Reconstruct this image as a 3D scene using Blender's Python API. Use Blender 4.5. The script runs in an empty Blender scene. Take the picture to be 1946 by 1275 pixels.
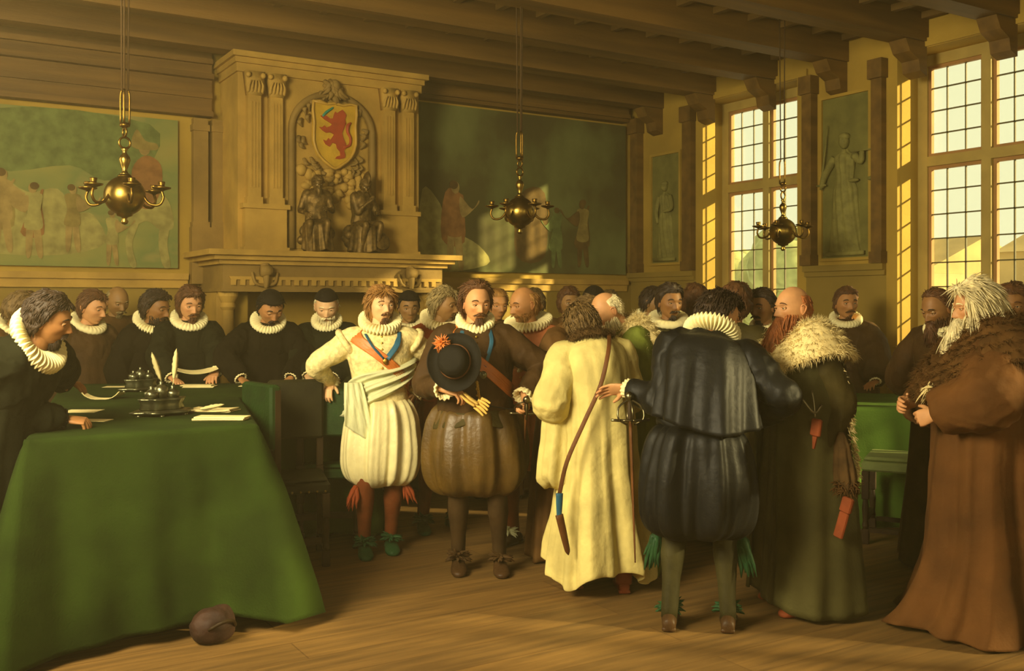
import bpy, math, random
import numpy as np
from mathutils import Vector, Matrix
from math import sin, cos, pi, radians as R

# ------------------------------------------------------------------ camera, light, exposure
scene = bpy.context.scene
C = scene.collection
F_PX, HORIZON, EYE = 1884.0, 575.0, 1.62
YAW = R(31.9)
SY, CY = sin(YAW), cos(YAW)
cam_data = bpy.data.cameras.new('camera')
cam = bpy.data.objects.new('camera', cam_data); C.objects.link(cam)
cam.location = (0, 0, EYE)
cam.rotation_euler = (R(90), 0, -YAW)
cam_data.sensor_fit = 'HORIZONTAL'; cam_data.sensor_width = 36
cam_data.lens = F_PX * 36 / 1946
cam_data.shift_y = -(637.5 - HORIZON) / 1946
cam_data.clip_start = 0.05; cam_data.clip_end = 300
scene.camera = cam
scene.view_settings.view_transform = 'Standard'
scene.view_settings.look = 'None'
scene.view_settings.gamma = 1
scene.view_settings.use_curve_mapping = False
scene.view_settings.exposure = 0.0
scene.cycles.use_denoising = True
scene.cycles.max_bounces = 6
scene.cycles.diffuse_bounces = 3
scene.cycles.glossy_bounces = 3
scene.cycles.transparent_max_bounces = 8
scene.cycles.caustics_reflective = False
scene.cycles.caustics_refractive = False
scene.cycles.sample_clamp_indirect = 4

world = bpy.data.worlds.new('hazy daylight'); scene.world = world
world.use_nodes = True
wn = world.node_tree
bg = wn.nodes['Background']
bg.inputs[0].default_value = (0.90, 0.88, 0.62, 1)
bg.inputs[1].default_value = 1.45

def at(px, t, z=0.0):
    """point on the ground plan seen in pixel column px at distance t along the view axis"""
    u = (px - 973.0) / F_PX
    return Vector((t * (SY + u * CY), t * (CY - u * SY), z))
def zat(py, t):
    return EYE + (HORIZON - py) * t / F_PX

def lamp(name, kind, loc, direction, energy, color, size=(1, 1), angle=0.03):
    d = bpy.data.lights.new(name, kind)
    d.energy = energy; d.color = color
    if kind == 'AREA':
        d.shape = 'RECTANGLE'; d.size, d.size_y = size
    if kind == 'SUN':
        d.angle = angle
    o = bpy.data.objects.new(name, d); C.objects.link(o)
    o.location = loc
    o.rotation_euler = Vector(direction).to_track_quat('-Z', 'Y').to_euler()
    return o
WARM = (1.0, 0.84, 0.50)
lamp('sunlight', 'SUN', (12, 0, 8), (-0.85, 0.85, -0.40), 15.0, (1.0, 0.80, 0.45), angle=R(1.5))
# daylight entering by the windows of the wall behind the viewer and of the left wall
lamp('rear_window_daylight', 'AREA', (-0.1, -2.85, 2.9), (0.42, 1, -0.24), 55, WARM, (2.6, 1.9))
lamp('rear_window_daylight_right', 'AREA', (4.4, -2.85, 2.8), (-0.05, 1, -0.16), 25, WARM, (2.2, 1.9))
lamp('left_window_daylight', 'AREA', (-1.0, 3.4, 3.0), (1, 0.36, -0.28), 440, WARM, (1.8, 1.6))
lamp('left_far_window_daylight', 'AREA', (-1.05, 7.4, 2.7), (1, 0.12, -0.1), 40, WARM, (1.6, 1.8))

# ------------------------------------------------------------------ materials
MATS = {}
def mat(name, col, rough=0.75, var=0.18, vscale=6.0, bump=0.15, bscale=60.0, metal=0.0, spec=0.35,
        col2=None, stretch=(1, 1, 1), sheen=0.0, hue=0.0, detail=5.0, vlo=0.35, vhi=0.65, coord='Object'):
    if name in MATS: return MATS[name]
    m = bpy.data.materials.new(name); m.use_nodes = True
    nt = m.node_tree; N = nt.nodes; L = nt.links
    b = N['Principled BSDF']
    b.inputs['Roughness'].default_value = rough
    b.inputs['Metallic'].default_value = metal
    b.inputs['Specular IOR Level'].default_value = spec
    if sheen: b.inputs['Sheen Weight'].default_value = sheen
    tc = N.new('ShaderNodeTexCoord'); mp = N.new('ShaderNodeMapping')
    mp.inputs['Scale'].default_value = stretch
    L.new(tc.outputs[coord], mp.inputs[0])
    n1 = N.new('ShaderNodeTexNoise'); n1.inputs['Scale'].default_value = vscale; n1.inputs['Detail'].default_value = detail
    L.new(mp.outputs[0], n1.inputs[0])
    r = N.new('ShaderNodeMapRange'); r.inputs[1].default_value = vlo; r.inputs[2].default_value = vhi
    L.new(n1.outputs[0], r.inputs[0])
    mx = N.new('ShaderNodeMix'); mx.data_type = 'RGBA'
    c = tuple(col)
    if col2 is None:
        lo = tuple(max(0, x * (1 - var)) for x in c); hi = tuple(min(1, x * (1 + var)) for x in c)
    else:
        lo, hi = c, tuple(col2)
    mx.inputs[6].default_value = (*lo, 1); mx.inputs[7].default_value = (*hi, 1)
    L.new(r.outputs[0], mx.inputs[0])
    L.new(mx.outputs[2], b.inputs['Base Color'])
    if bump:
        n2 = N.new('ShaderNodeTexNoise'); n2.inputs['Scale'].default_value = bscale; n2.inputs['Detail'].default_value = 4
        L.new(mp.outputs[0], n2.inputs[0])
        bp = N.new('ShaderNodeBump'); bp.inputs['Strength'].default_value = bump; bp.inputs['Distance'].default_value = 0.01
        L.new(n2.outputs[0], bp.inputs['Height']); L.new(bp.outputs[0], b.inputs['Normal'])
    MATS[name] = m
    return m
def srgb(r, g, b):
    f = lambda v: (v / 255 / 12.92) if v <= 10 else ((v / 255 + 0.055) / 1.055) ** 2.4
    return (f(r), f(g), f(b))

# ------------------------------------------------------------------ numpy noise
def _hash(ix, iy, iz, seed):
    n = (ix * 374761393 + iy * 668265263 + iz * 2147483647 + seed * 974634777) & 0xFFFFFFFF
    n = ((n ^ (n >> 13)) * 1274126177) & 0xFFFFFFFF
    n = (n ^ (n >> 16)) & 0xFFFF
    return n / 65535.0
def vnoise(P, seed=0):
    P = np.asarray(P, float); I = np.floor(P).astype(np.int64); f = P - I
    f = f * f * (3 - 2 * f)
    x, y, z = I[..., 0], I[..., 1], I[..., 2]
    def h(a, b, c): return _hash(x + a, y + b, z + c, seed)
    fx, fy, fz = f[..., 0], f[..., 1], f[..., 2]
    c00 = h(0,0,0)*(1-fx)+h(1,0,0)*fx; c10 = h(0,1,0)*(1-fx)+h(1,1,0)*fx
    c01 = h(0,0,1)*(1-fx)+h(1,0,1)*fx; c11 = h(0,1,1)*(1-fx)+h(1,1,1)*fx
    return ((c00*(1-fy)+c10*fy)*(1-fz)+(c01*(1-fy)+c11*fy)*fz) * 2 - 1
def fbm(P, seed=0, octaves=3):
    P = np.asarray(P, float); s = 0; a = 1.0; t = 0
    for k in range(octaves):
        s = s + a * vnoise(P * (2 ** k) + 13.7 * k, seed + k); t += a; a *= 0.5
    return s / t
def sst(a, b, x):
    t = np.clip((np.asarray(x, float) - a) / (b - a), 0, 1); return t * t * (3 - 2 * t)

# ------------------------------------------------------------------ mesh builder
class MB:
    def __init__(s): s.V = []; s.F = []; s.M = []; s.n = 0
    def add(s, V, F, mi=0):
        V = np.asarray(V, float).reshape(-1, 3)
        s.V.append(V)
        for f in F: s.F.append(tuple(int(i) + s.n for i in f))
        s.M.extend([mi] * len(F)); s.n += len(V)
        return s
    def rings(s, P, caps=(True, True), mi=0, closed=True):
        P = np.asarray(P, float); m, n = P.shape[:2]
        idx = np.arange(m * n).reshape(m, n)
        if closed:
            a = idx[:-1]; b = np.roll(idx, -1, 1)[:-1]; c = np.roll(idx, -1, 1)[1:]; d = idx[1:]
        else:
            a = idx[:-1, :-1]; b = idx[:-1, 1:]; c = idx[1:, 1:]; d = idx[1:, :-1]
        F = np.stack([a.ravel(), b.ravel(), c.ravel(), d.ravel()], 1).tolist()
        if closed and caps[0]: F.append(list(idx[0][::-1]))
        if closed and caps[1]: F.append(list(idx[-1]))
        return s.add(P.reshape(-1, 3), F, mi)
    def torus_grid(s, P, mi=0):
        P = np.asarray(P, float); m, n = P.shape[:2]
        idx = np.arange(m * n).reshape(m, n)
        a = idx; b = np.roll(idx, -1, 1); d = np.roll(idx, -1, 0); c = np.roll(d, -1, 1)
        F = np.stack([a.ravel(), b.ravel(), c.ravel(), d.ravel()], 1).tolist()
        return s.add(P.reshape(-1, 3), F, mi)
    def box(s, x0, x1, y0, y1, z0, z1, mi=0, M=None):
        V = np.array([(x, y, z) for z in (z0, z1) for y in (y0, y1) for x in (x0, x1)], float)
        F = [(0,2,3,1),(4,5,7,6),(0,1,5,4),(2,6,7,3),(0,4,6,2),(1,3,7,5)]
        if M is not None: V = xf(M, V)
        return s.add(V, F, mi)
    def cham(s, x0, x1, y0, y1, z0, z1, c=0.01, mi=0, M=None):
        """box with chamfered vertical edges and top and bottom"""
        def ring(z, i):
            return [(x0+i+c,y0+i,z),(x1-i-c,y0+i,z),(x1-i,y0+i+c,z),(x1-i,y1-i-c,z),(x1-i-c,y1-i,z),(x0+i+c,y1-i,z),(x0+i,y1-i-c,z),(x0+i,y0+i+c,z)]
        P = np.array([ring(z0, c), ring(z0+c, 0), ring(z1-c, 0), ring(z1, c)])
        if M is not None: P = xf(M, P.reshape(-1,3)).reshape(P.shape)
        return s.rings(P, mi=mi)
    def tube(s, pts, rad, n=10, sub=4, mi=0, flat=1.0, up=None, caps=(True, True)):
        pts = np.asarray(pts, float); rad = np.asarray(rad, float) * np.ones(len(pts))
        if sub > 1 and len(pts) > 2: pts, rad = catmull(pts, rad, sub)
        T = np.gradient(pts, axis=0); T /= np.linalg.norm(T, axis=1)[:, None] + 1e-9
        u = np.array(up if up is not None else ((0, 0, 1) if abs(T[0][2]) < 0.9 else (0, 1, 0)), float)
        P = []
        ang = np.linspace(0, 2*pi, n, endpoint=False)
        for i in range(len(pts)):
            t = T[i]; u = u - t * np.dot(u, t); u /= np.linalg.norm(u) + 1e-9
            v = np.cross(t, u)
            P.append(pts[i] + rad[i] * (np.outer(np.cos(ang), u) * flat + np.outer(np.sin(ang), v)))
        return s.rings(np.array(P), caps, mi)
    def lathe(s, prof, n=24, M=None, mi=0):
        ang = np.linspace(0, 2*pi, n, endpoint=False)
        P = np.array([[(r*cos(a), r*sin(a), z) for a in ang] for r, z in prof])
        if M is not None: P = xf(M, P.reshape(-1,3)).reshape(P.shape)
        return s.rings(P, mi=mi)
    def ball(s, c, r, n=16, m=10, mi=0, M=None):
        r = np.ones(3) * r
        th = np.linspace(0.001, pi-0.001, m); ph = np.linspace(0, 2*pi, n, endpoint=False)
        P = np.array([[(sin(t)*cos(p)*r[0], sin(t)*sin(p)*r[1], -cos(t)*r[2]) for p in ph] for t in th])
        if M is not None: P = xf(M, P.reshape(-1,3)).reshape(P.shape)
        return s.rings(P + np.asarray(c, float), mi=mi)
    def prism(s, poly, y0, y1, mi=0, M=None):
        """polygon in x,z extruded along y"""
        n = len(poly)
        V = [(x, y0, z) for x, z in poly] + [(x, y1, z) for x, z in poly]
        F = [tuple(range(n)), tuple(range(2*n-1, n-1, -1))] + [(i, i+n, (i+1) % n + n, (i+1) % n) for i in range(n)]
        V = np.array(V, float)
        if M is not None: V = xf(M, V)
        return s.add(V, F, mi)
    def arrays(s): return np.concatenate(s.V), s.F
    def mesh(s, name, mats, smooth=True, auto=None):
        me = bpy.data.meshes.new(name)
        me.from_pydata(np.concatenate(s.V).tolist(), [], s.F)
        for m in (mats if isinstance(mats, (list, tuple)) else [mats]): me.materials.append(m)
        if any(s.M): me.polygons.foreach_set('material_index', s.M)
        if smooth: me.polygons.foreach_set('use_smooth', [True] * len(me.polygons))
        if auto is not None: me.set_sharp_from_angle(angle=R(auto))
        me.update()
        return me
    def build(s, name, mats, parent=None, smooth=True, auto=None):
        o = bpy.data.objects.new(name, s.mesh(name, mats, smooth, auto)); C.objects.link(o)
        if parent is not None: o.parent = parent
        return o
def xf(M, V):
    M = np.array(M); V = np.asarray(V, float)
    return V @ M[:3, :3].T + M[:3, 3]
def catmull(P, r, sub):
    P = np.asarray(P, float); n = len(P)
    Q = np.vstack([2*P[0]-P[1], P, 2*P[-1]-P[-2]]); rr = np.concatenate([[r[0]], r, [r[-1]]])
    out = []; ro = []
    for i in range(n - 1):
        for k in range(sub):
            t = k / sub
            p0, p1, p2, p3 = Q[i:i+4]; a, b, c, d = rr[i:i+4]
            h = lambda p0, p1, p2, p3: 0.5*((2*p1)+(-p0+p2)*t+(2*p0-5*p1+4*p2-p3)*t*t+(-p0+3*p1-3*p2+p3)*t**3)
            out.append(h(p0, p1, p2, p3)); ro.append(max(0.0004, b*(1-t)+c*t))
    out.append(P[-1]); ro.append(r[-1])
    return np.array(out), np.array(ro)
def resample(rows, m):
    """rows: list of tuples whose first entry decreases/increases monotonically; smooth interpolation"""
    A = np.array(rows, float); k = np.linspace(0, len(A)-1, m)
    i = np.clip(np.floor(k).astype(int), 0, len(A)-2); t = (k - i)[:, None]
    Q = np.vstack([2*A[0]-A[1], A, 2*A[-1]-A[-2]])
    p0, p1, p2, p3 = Q[i], Q[i+1], Q[i+2], Q[i+3]
    return 0.5*((2*p1)+(-p0+p2)*t+(2*p0-5*p1+4*p2-p3)*t*t+(-p0+3*p1-3*p2+p3)*t**3)
def fuse(mb, voxel, smooth_iter=3):
    """close the lofts into ONE continuous surface"""
    me = mb.mesh('tmp', [MATS['_']] if '_' in MATS else [mat('_', (1, 1, 1))])
    o = bpy.data.objects.new('tmp', me); C.objects.link(o)
    md = o.modifiers.new('r', 'REMESH'); md.mode = 'VOXEL'; md.voxel_size = voxel
    if smooth_iter:
        sm = o.modifiers.new('s', 'SMOOTH'); sm.iterations = smooth_iter; sm.factor = 0.5
    dg = bpy.context.evaluated_depsgraph_get()
    ev = o.evaluated_get(dg); m2 = ev.to_mesh()
    V = np.empty(len(m2.vertices)*3); m2.vertices.foreach_get('co', V)
    L = np.empty(len(m2.loops), int); m2.loops.foreach_get('vertex_index', L)
    ok = len(L) == 4 * len(m2.polygons)
    F = L.reshape(-1, 4).tolist() if ok else [tuple(p.vertices) for p in m2.polygons]
    ev.to_mesh_clear()
    bpy.data.objects.remove(o); bpy.data.meshes.remove(me)
    return V.reshape(-1, 3), F
def normals(V, F):
    F = np.array(F); a, b, c, d = (V[F[:, i]] for i in range(4))
    fn = np.cross(c - a, d - b); N = np.zeros_like(V)
    for i in range(4): np.add.at(N, F[:, i], fn)
    return N / (np.linalg.norm(N, axis=1)[:, None] + 1e-12)

# ------------------------------------------------------------------ things
def empty(name, loc=(0, 0, 0), rz=0.0, scale=1.0):
    o = bpy.data.objects.new(name, None); C.objects.link(o)
    o.location = loc; o.rotation_euler = (0, 0, rz); o.scale = (scale,)*3
    o.empty_display_size = 0.1
    return o
def tag(o, label=None, cat=None, group=None, kind=None):
    if label: o['label'] = label
    if cat: o['category'] = cat
    if group: o['group'] = group
    if kind: o['kind'] = kind
    return o
def struct(name, mb, m, smooth=False, auto=None):
    return tag(mb.build(name, m, None, smooth, auto), kind='structure')
# ================================================================== THE ROOM
m_wall = mat('ochre plaster', srgb(170, 138, 54), 0.85, var=0.16, vscale=1.3, bump=0.25, bscale=22)
m_dado = mat('olive ochre plaster', srgb(140, 116, 48), 0.8, var=0.15, vscale=1.6, bump=0.2, bscale=18)
m_stone = mat('warm stone', srgb(178, 142, 64), 0.75, var=0.18, vscale=3.0, bump=0.3, bscale=30)
m_stone2 = mat('darker stone', srgb(138, 110, 52), 0.75, var=0.2, vscale=3.0, bump=0.3, bscale=30)
m_wood = mat('dark golden oak', srgb(106, 78, 32), 0.6, var=0.28, vscale=2.5, bump=0.2, bscale=40, stretch=(0.25, 3, 3))
m_ceil = mat('oak ceiling boards', srgb(102, 77, 32), 0.65, var=0.22, vscale=2.0, bump=0.2, bscale=30, stretch=(3, 0.3, 3))
m_frame = mat('painted window wood', srgb(172, 148, 78), 0.6, var=0.12, vscale=4, bump=0.1)
m_red = mat('reddish window casing', srgb(168, 124, 70), 0.65, var=0.12, vscale=4, bump=0.1)
m_lead = mat('lead bars', srgb(96, 88, 50), 0.5, var=0.1, bump=0.0)
m_glass = bpy.data.materials.new('window glass'); m_glass.use_nodes = True
_n = m_glass.node_tree; _n.nodes.clear()
_o = _n.nodes.new('ShaderNodeOutputMaterial'); _mx = _n.nodes.new('ShaderNodeMixShader')
_t = _n.nodes.new('ShaderNodeBsdfTransparent'); _g = _n.nodes.new('ShaderNodeBsdfGlossy')
_t.inputs[0].default_value = (0.93, 0.93, 0.82, 1); _g.inputs['Roughness'].default_value = 0.15; _mx.inputs[0].default_value = 0.08
_n.links.new(_t.outputs[0], _mx.inputs[1]); _n.links.new(_g.outputs[0], _mx.inputs[2]); _n.links.new(_mx.outputs[0], _o.inputs[0])

# floor: worn boards running along the room's width
def floor_material():
    m = bpy.data.materials.new('worn floor boards'); m.use_nodes = True
    nt = m.node_tree; N = nt.nodes; L = nt.links; b = N['Principled BSDF']
    tc = N.new('ShaderNodeTexCoord'); mp = N.new('ShaderNodeMapping'); L.new(tc.outputs['Object'], mp.inputs[0])
    br = N.new('ShaderNodeTexBrick'); br.inputs['Scale'].default_value = 1.0
    br.inputs['Brick Width'].default_value = 3.2; br.inputs['Row Height'].default_value = 0.24
    br.inputs['Mortar Size'].default_value = 0.004; br.inputs['Mortar Smooth'].default_value = 0.4
    br.inputs['Color1'].default_value = (*srgb(116, 86, 40), 1); br.inputs['Color2'].default_value = (*srgb(100, 74, 34), 1)
    br.inputs['Mortar'].default_value = (*srgb(88, 62, 24), 1)
    L.new(mp.outputs[0], br.inputs[0])
    m2 = N.new('ShaderNodeMapping'); m2.inputs['Scale'].default_value = (0.8, 9, 1); L.new(tc.outputs['Object'], m2.inputs[0])
    n = N.new('ShaderNodeTexNoise'); n.inputs['Scale'].default_value = 2.4; n.inputs['Detail'].default_value = 8; L.new(m2.outputs[0], n.inputs[0])
    r = N.new('ShaderNodeMapRange'); r.inputs[1].default_value = 0.3; r.inputs[2].default_value = 0.7; r.inputs[3].default_value = 0.68; r.inputs[4].default_value = 1.3
    L.new(n.outputs[0], r.inputs[0])
    mm = N.new('ShaderNodeVectorMath'); mm.operation = 'SCALE'; L.new(br.outputs[0], mm.inputs[0]); L.new(r.outputs[0], mm.inputs['Scale'])
    L.new(mm.outputs[0], b.inputs['Base Color']); b.inputs['Roughness'].default_value = 0.62
    bp = N.new('ShaderNodeBump'); bp.inputs['Strength'].default_value = 0.25; bp.inputs['Distance'].default_value = 0.01
    L.new(n.outputs[0], bp.inputs['Height']); L.new(bp.outputs[0], b.inputs['Normal'])
    return m
X0, X1, Y0, Y1, ZC = -1.2, 7.9, -3.0, 9.84, 4.22
TH = 0.42
f = MB(); f.box(X0-0.3, X1+TH, Y0-0.3, Y1+0.3, -0.12, 0); struct('floor', f, floor_material())
f = MB(); f.box(X0-0.3, X1+TH, Y0-0.3, Y1+0.3, ZC, ZC+0.15); struct('ceiling', f, m_ceil)
f = MB(); f.box(X0-0.3, X1+TH, Y1, Y1+0.3, 0, ZC)
struct('wall_back', f, m_wall)
f = MB(); f.box(X0, X1, Y1-0.035, Y1-0.002, 0, 1.86); struct('wall_back_dado', f, m_dado)
def wall_with_holes(name, axis, a0, a1, thick0, thick1, holes, z1, m):
    """wall along an axis with rectangular openings (a, b, z0, z1)"""
    f = MB(); xs = a0
    def bx(p, q, z0, zz):
        if axis == 'y': f.box(thick0, thick1, p, q, z0, zz)
        else: f.box(p, q, thick0, thick1, z0, zz)
    for p, q, zl, zh in sorted(holes):
        bx(xs, p, 0, z1); bx(p, q, 0, zl); bx(p, q, zh, z1); xs = q
    bx(xs, a1, 0, z1)
    return struct(name, f, m)
WINS = [(7.1, 8.5), (4.5, 5.9), (1.9, 3.3), (-2.25, -0.85)]  # last opening is unseen, set off the spacing so sun reaches the near floor
wall_with_holes('wall_right', 'y', Y0, Y1, X1, X1+TH, [(a, b, 1.22, 3.92) for a, b in WINS], ZC, m_wall)
wall_with_holes('wall_left', 'y', Y0, Y1, X0-0.3, X0, [(2.4, 4.4, 1.2, 3.9), (6.5, 8.3, 1.2, 3.9)], ZC, m_wall)
wall_with_holes('wall_front', 'x', X0, X1, Y0-0.3, Y0, [(-1.0, 1.0, 1.2, 3.9), (3.4, 5.4, 1.2, 3.9)], ZC, m_wall)

# cross-bar windows with leaded lights
def window(k, plane, axis, a0, a1, z0=1.22, z1=3.92, zt=2.93, cols=3, rows=(4, 7), s=1):
    root = empty('window_%d' % k, (0, 0, 0)); tag(root, kind='structure')
    def bx(f, p, q, d0, d1, zl, zh, mi=0):
        if axis == 'y': f.box(plane+d0*s if s > 0 else plane-d1, plane+d1 if s > 0 else plane-d0, p, q, zl, zh, mi)
        else: f.box(p, q, plane-d1, plane-d0, zl, zh, mi)
    f = MB(); w = 0.10
    bx(f, a0, a0+w, 0, 0.10, z0, z1); bx(f, a1-w, a1, 0, 0.10, z0, z1)
    bx(f, a0+w, a1-w, 0, 0.10, z1-w, z1); bx(f, a0+w, a1-w, 0, 0.10, z0, z0+w)
    mid = (a0+a1)/2
    bx(f, mid-0.045, mid+0.045, -0.02, 0.09, z0+w, z1-w)
    bx(f, a0+w, mid-0.045, -0.02, 0.09, zt-0.045, zt+0.045); bx(f, mid+0.045, a1-w, -0.02, 0.09, zt-0.045, zt+0.045)
    tag(f.build('window_frame', m_frame, root, False), kind='structure')
    for lo, hi in ((a0+w, mid-0.045), (mid+0.045, a1-w)):
        for zl, zh, nr in ((z0+w, zt-0.045, rows[1]), (zt+0.045, z1-w, rows[0])):
            g = MB(); e = 0.03
            bx(g, lo, lo+e, 0.02, 0.06, zl, zh); bx(g, hi-e, hi, 0.02, 0.06, zl, zh)
            bx(g, lo+e, hi-e, 0.02, 0.06, zl, zl+e); bx(g, lo+e, hi-e, 0.02, 0.06, zh-e, zh)
            sash = g.build('casement', m_red, root, False); tag(sash, kind='structure')
            h = MB()
            for i in range(1, cols):
                c = lo+(hi-lo)*i/cols; bx(h, c-0.006, c+0.006, 0.028, 0.044, zl+e, zh-e)
            for i in range(1, nr):
                c = zl+(zh-zl)*i/nr; bx(h, lo+e, hi-e, 0.028, 0.044, c-0.006, c+0.006)
            tag(h.build('lead_bars', m_lead, sash, False), kind='structure')
            h = MB(); bx(h, lo+e, hi-e, 0.034, 0.038, zl+e, zh-e); tag(h.build('pane', m_glass, sash, False), kind='structure')
    return root
for k, (a, b) in enumerate(WINS):
    window(k+1, X1+0.27, 'y', a, b)
window(5, X0-0.24, 'y', 2.4, 4.4); window(6, X0-0.24, 'y', 6.5, 8.3)
window(7, Y0-0.14, 'x', -1.0, 1.0); window(8, Y0-0.14, 'x', 3.4, 5.4)

# architraves round the windows, pilasters, wall panels, dado rail of the right wall
n_trim = [0]
def trim(mb, m, smooth=False):
    n_trim[0] += 1
    return struct('trim_%d' % n_trim[0], mb, m, smooth)
for a, b in WINS[:3]:
    f = MB()
    f.box(X1-0.03, X1-0.001, a-0.12, a-0.001, 1.22, 4.0); f.box(X1-0.03, X1-0.001, b+0.001, b+0.12, 1.22, 4.0); f.box(X1-0.03, X1-0.001, a-0.001, b+0.001, 3.925, 4.0)
    f.box(X1-0.06, X1-0.001, a-0.05, b+0.05, 1.13, 1.215)
    trim(f, m_wall)
for lo, hi in ((8.62, Y1-0.01), (6.02, 6.98), (3.42, 4.38)):
    f = MB(); f.box(X1-0.09, X1-0.032, lo, hi, 1.93, 1.99); f.box(X1-0.06, X1-0.032, lo, hi, 1.88, 1.93)
    f.box(X1-0.03, X1-0.002, lo, hi, 0, 1.99)
    trim(f, m_dado)
for lo, hi in ((6.02, 6.14), (6.86, 6.98), (8.63, 8.78), (9.60, 9.74)):
    f = MB(); f.box(X1-0.10, X1-0.001, lo, hi, 1.99, 3.72)
    f.box(X1-0.12, X1-0.001, lo-0.01, hi+0.01, 1.992, 2.10); f.box(X1-0.13, X1-0.001, lo-0.02, hi+0.02, 3.72, 3.90)
    trim(f, m_wood)
# corbels under the beams on the right wall
BEAMS = [9.32, 8.42, 7.50, 6.58, 5.70, 4.85, 4.0, 3.1, 2.2, 1.3, 0.4, -0.6, -1.6]
for y in BEAMS:
    f = MB(); f.box(X0, X1-0.002, y-0.11, y+0.11, 3.97, ZC-0.002)
    tag(f.build('ceiling_beam', m_wood, None, False), kind='structure')
for y in BEAMS[:7]:
    f = MB(); f.prism([(X1-0.002, 3.966), (X1-0.30, 3.966), (X1-0.24, 3.86), (X1-0.12, 3.80), (X1-0.10, 3.70), (X1-0.002, 3.66)], y-0.09, y+0.09)
    trim(f, m_wood)
# small joists lying over the beams, just under the boards
f = MB()
for i in range(22):
    x = X0+0.2+i*0.42; f.box(x-0.03, x+0.03, Y0+0.01, Y1-0.01, ZC-0.06, ZC-0.002)
struct('ceiling_joists', f, m_ceil)
# deep boarded frieze over the left end of the back wall
f = MB()
f.box(X0+0.01, 2.62, Y1-0.10, Y1-0.036, 3.42, ZC-0.003)
for z, d in ((3.42, 0.16), (3.60, 0.13), (3.78, 0.18), (3.93, 0.15)):
    f.box(X0+0.01, 2.62, Y1-d, Y1-0.10, z, z+0.05)
trim(f, m_wood)
f = MB(); f.box(4.75, X1-0.15, Y1-0.14, Y1-0.002, 3.86, ZC-0.003); f.box(4.75, X1-0.15, Y1-0.18, Y1-0.14, 3.90, 3.95); trim(f, m_wood)
# rails below the wall paintings
for a, b in ((X0+0.01, 2.40), (4.86, X1-0.12)):
    f = MB(); f.box(a, b, Y1-0.10, Y1-0.036, 1.84, 1.90); f.box(a, b, Y1-0.07, Y1-0.036, 1.76, 1.84); trim(f, m_stone)
# pilasters left of the chimney and in the right corner
for a, b in ((2.44, 2.58), (2.62, 2.74)):
    f = MB(); f.box(a, b, Y1-0.12, Y1-0.036, 1.95, 3.40); f.box(a-0.012, b+0.012, Y1-0.14, Y1-0.036, 2.35, 2.40)
    f.box(a-0.012, b+0.012, Y1-0.14, Y1-0.036, 3.28, 3.34); trim(f, m_stone2)
f = MB(); f.box(2.42, 2.76, Y1-0.145, Y1-0.036, 1.80, 2.35); trim(f, m_stone2)
f = MB(); f.box(X0, X1, Y1-0.06, Y1-0.036, 0.005, 0.16)
struct('baseboard_back', f, m_wood)

# ------------------------------------------------------------------ wall paintings
def ellipse(cx, cz, rx, rz, n=20, rot=0):
    return [(cx+rx*cos(t)*cos(rot)-rz*sin(t)*sin(rot), cz+rx*cos(t)*sin(rot)+rz*sin(t)*cos(rot)) for t in np.linspace(0, 2*pi, n, endpoint=False)]
def sp(poly, sub=4):
    P = np.array([(x, z, 0) for x, z in poly]); n = len(P); Q, _ = catmull(np.vstack([P, P, P]), np.ones(3*n), sub)
    return [(q[0], q[1]) for q in Q[n*sub:2*n*sub]]
def paint_mat(name, c, var=0.25): return mat(name, c, 0.9, var=var, vscale=9, bump=0.2, bscale=50)
p_brown = paint_mat('faded umber paint', srgb(132, 116, 60)); p_red = paint_mat('faded red paint', srgb(132, 92, 48))
p_flesh = paint_mat('faded flesh paint', srgb(146, 124, 70)); p_green = paint_mat('faded green paint', srgb(98, 112, 60))
p_pale = paint_mat('faded pale paint', srgb(146, 138, 78)); p_dark = paint_mat('dark umber paint', srgb(90, 70, 32))
def blend_mat(name, stops, scale=(0.5, 1, 0.9), nscale=1.6):
    """painted sky, foliage and ground run together in soft cloudy patches"""
    m = bpy.data.materials.new(name); m.use_nodes = True
    nt = m.node_tree; N = nt.nodes; L = nt.links; b = N['Principled BSDF']; b.inputs['Roughness'].default_value = 0.9
    tc = N.new('ShaderNodeTexCoord'); mp = N.new('ShaderNodeMapping'); mp.inputs['Scale'].default_value = scale
    L.new(tc.outputs['Object'], mp.inputs[0])
    n = N.new('ShaderNodeTexNoise'); n.inputs['Scale'].default_value = nscale; n.inputs['Detail'].default_value = 5
    L.new(mp.outputs[0], n.inputs[0])
    r = N.new('ShaderNodeValToRGB'); L.new(n.outputs[0], r.inputs[0])
    e = r.color_ramp.elements; e[0].position, e[0].color = stops[0][0], (*stops[0][1], 1)
    e[1].position, e[1].color = stops[-1][0], (*stops[-1][1], 1)
    for p, c in stops[1:-1]:
        q = e.new(p); q.color = (*c, 1)
    L.new(r.outputs[0], b.inputs['Base Color'])
    return m
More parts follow.
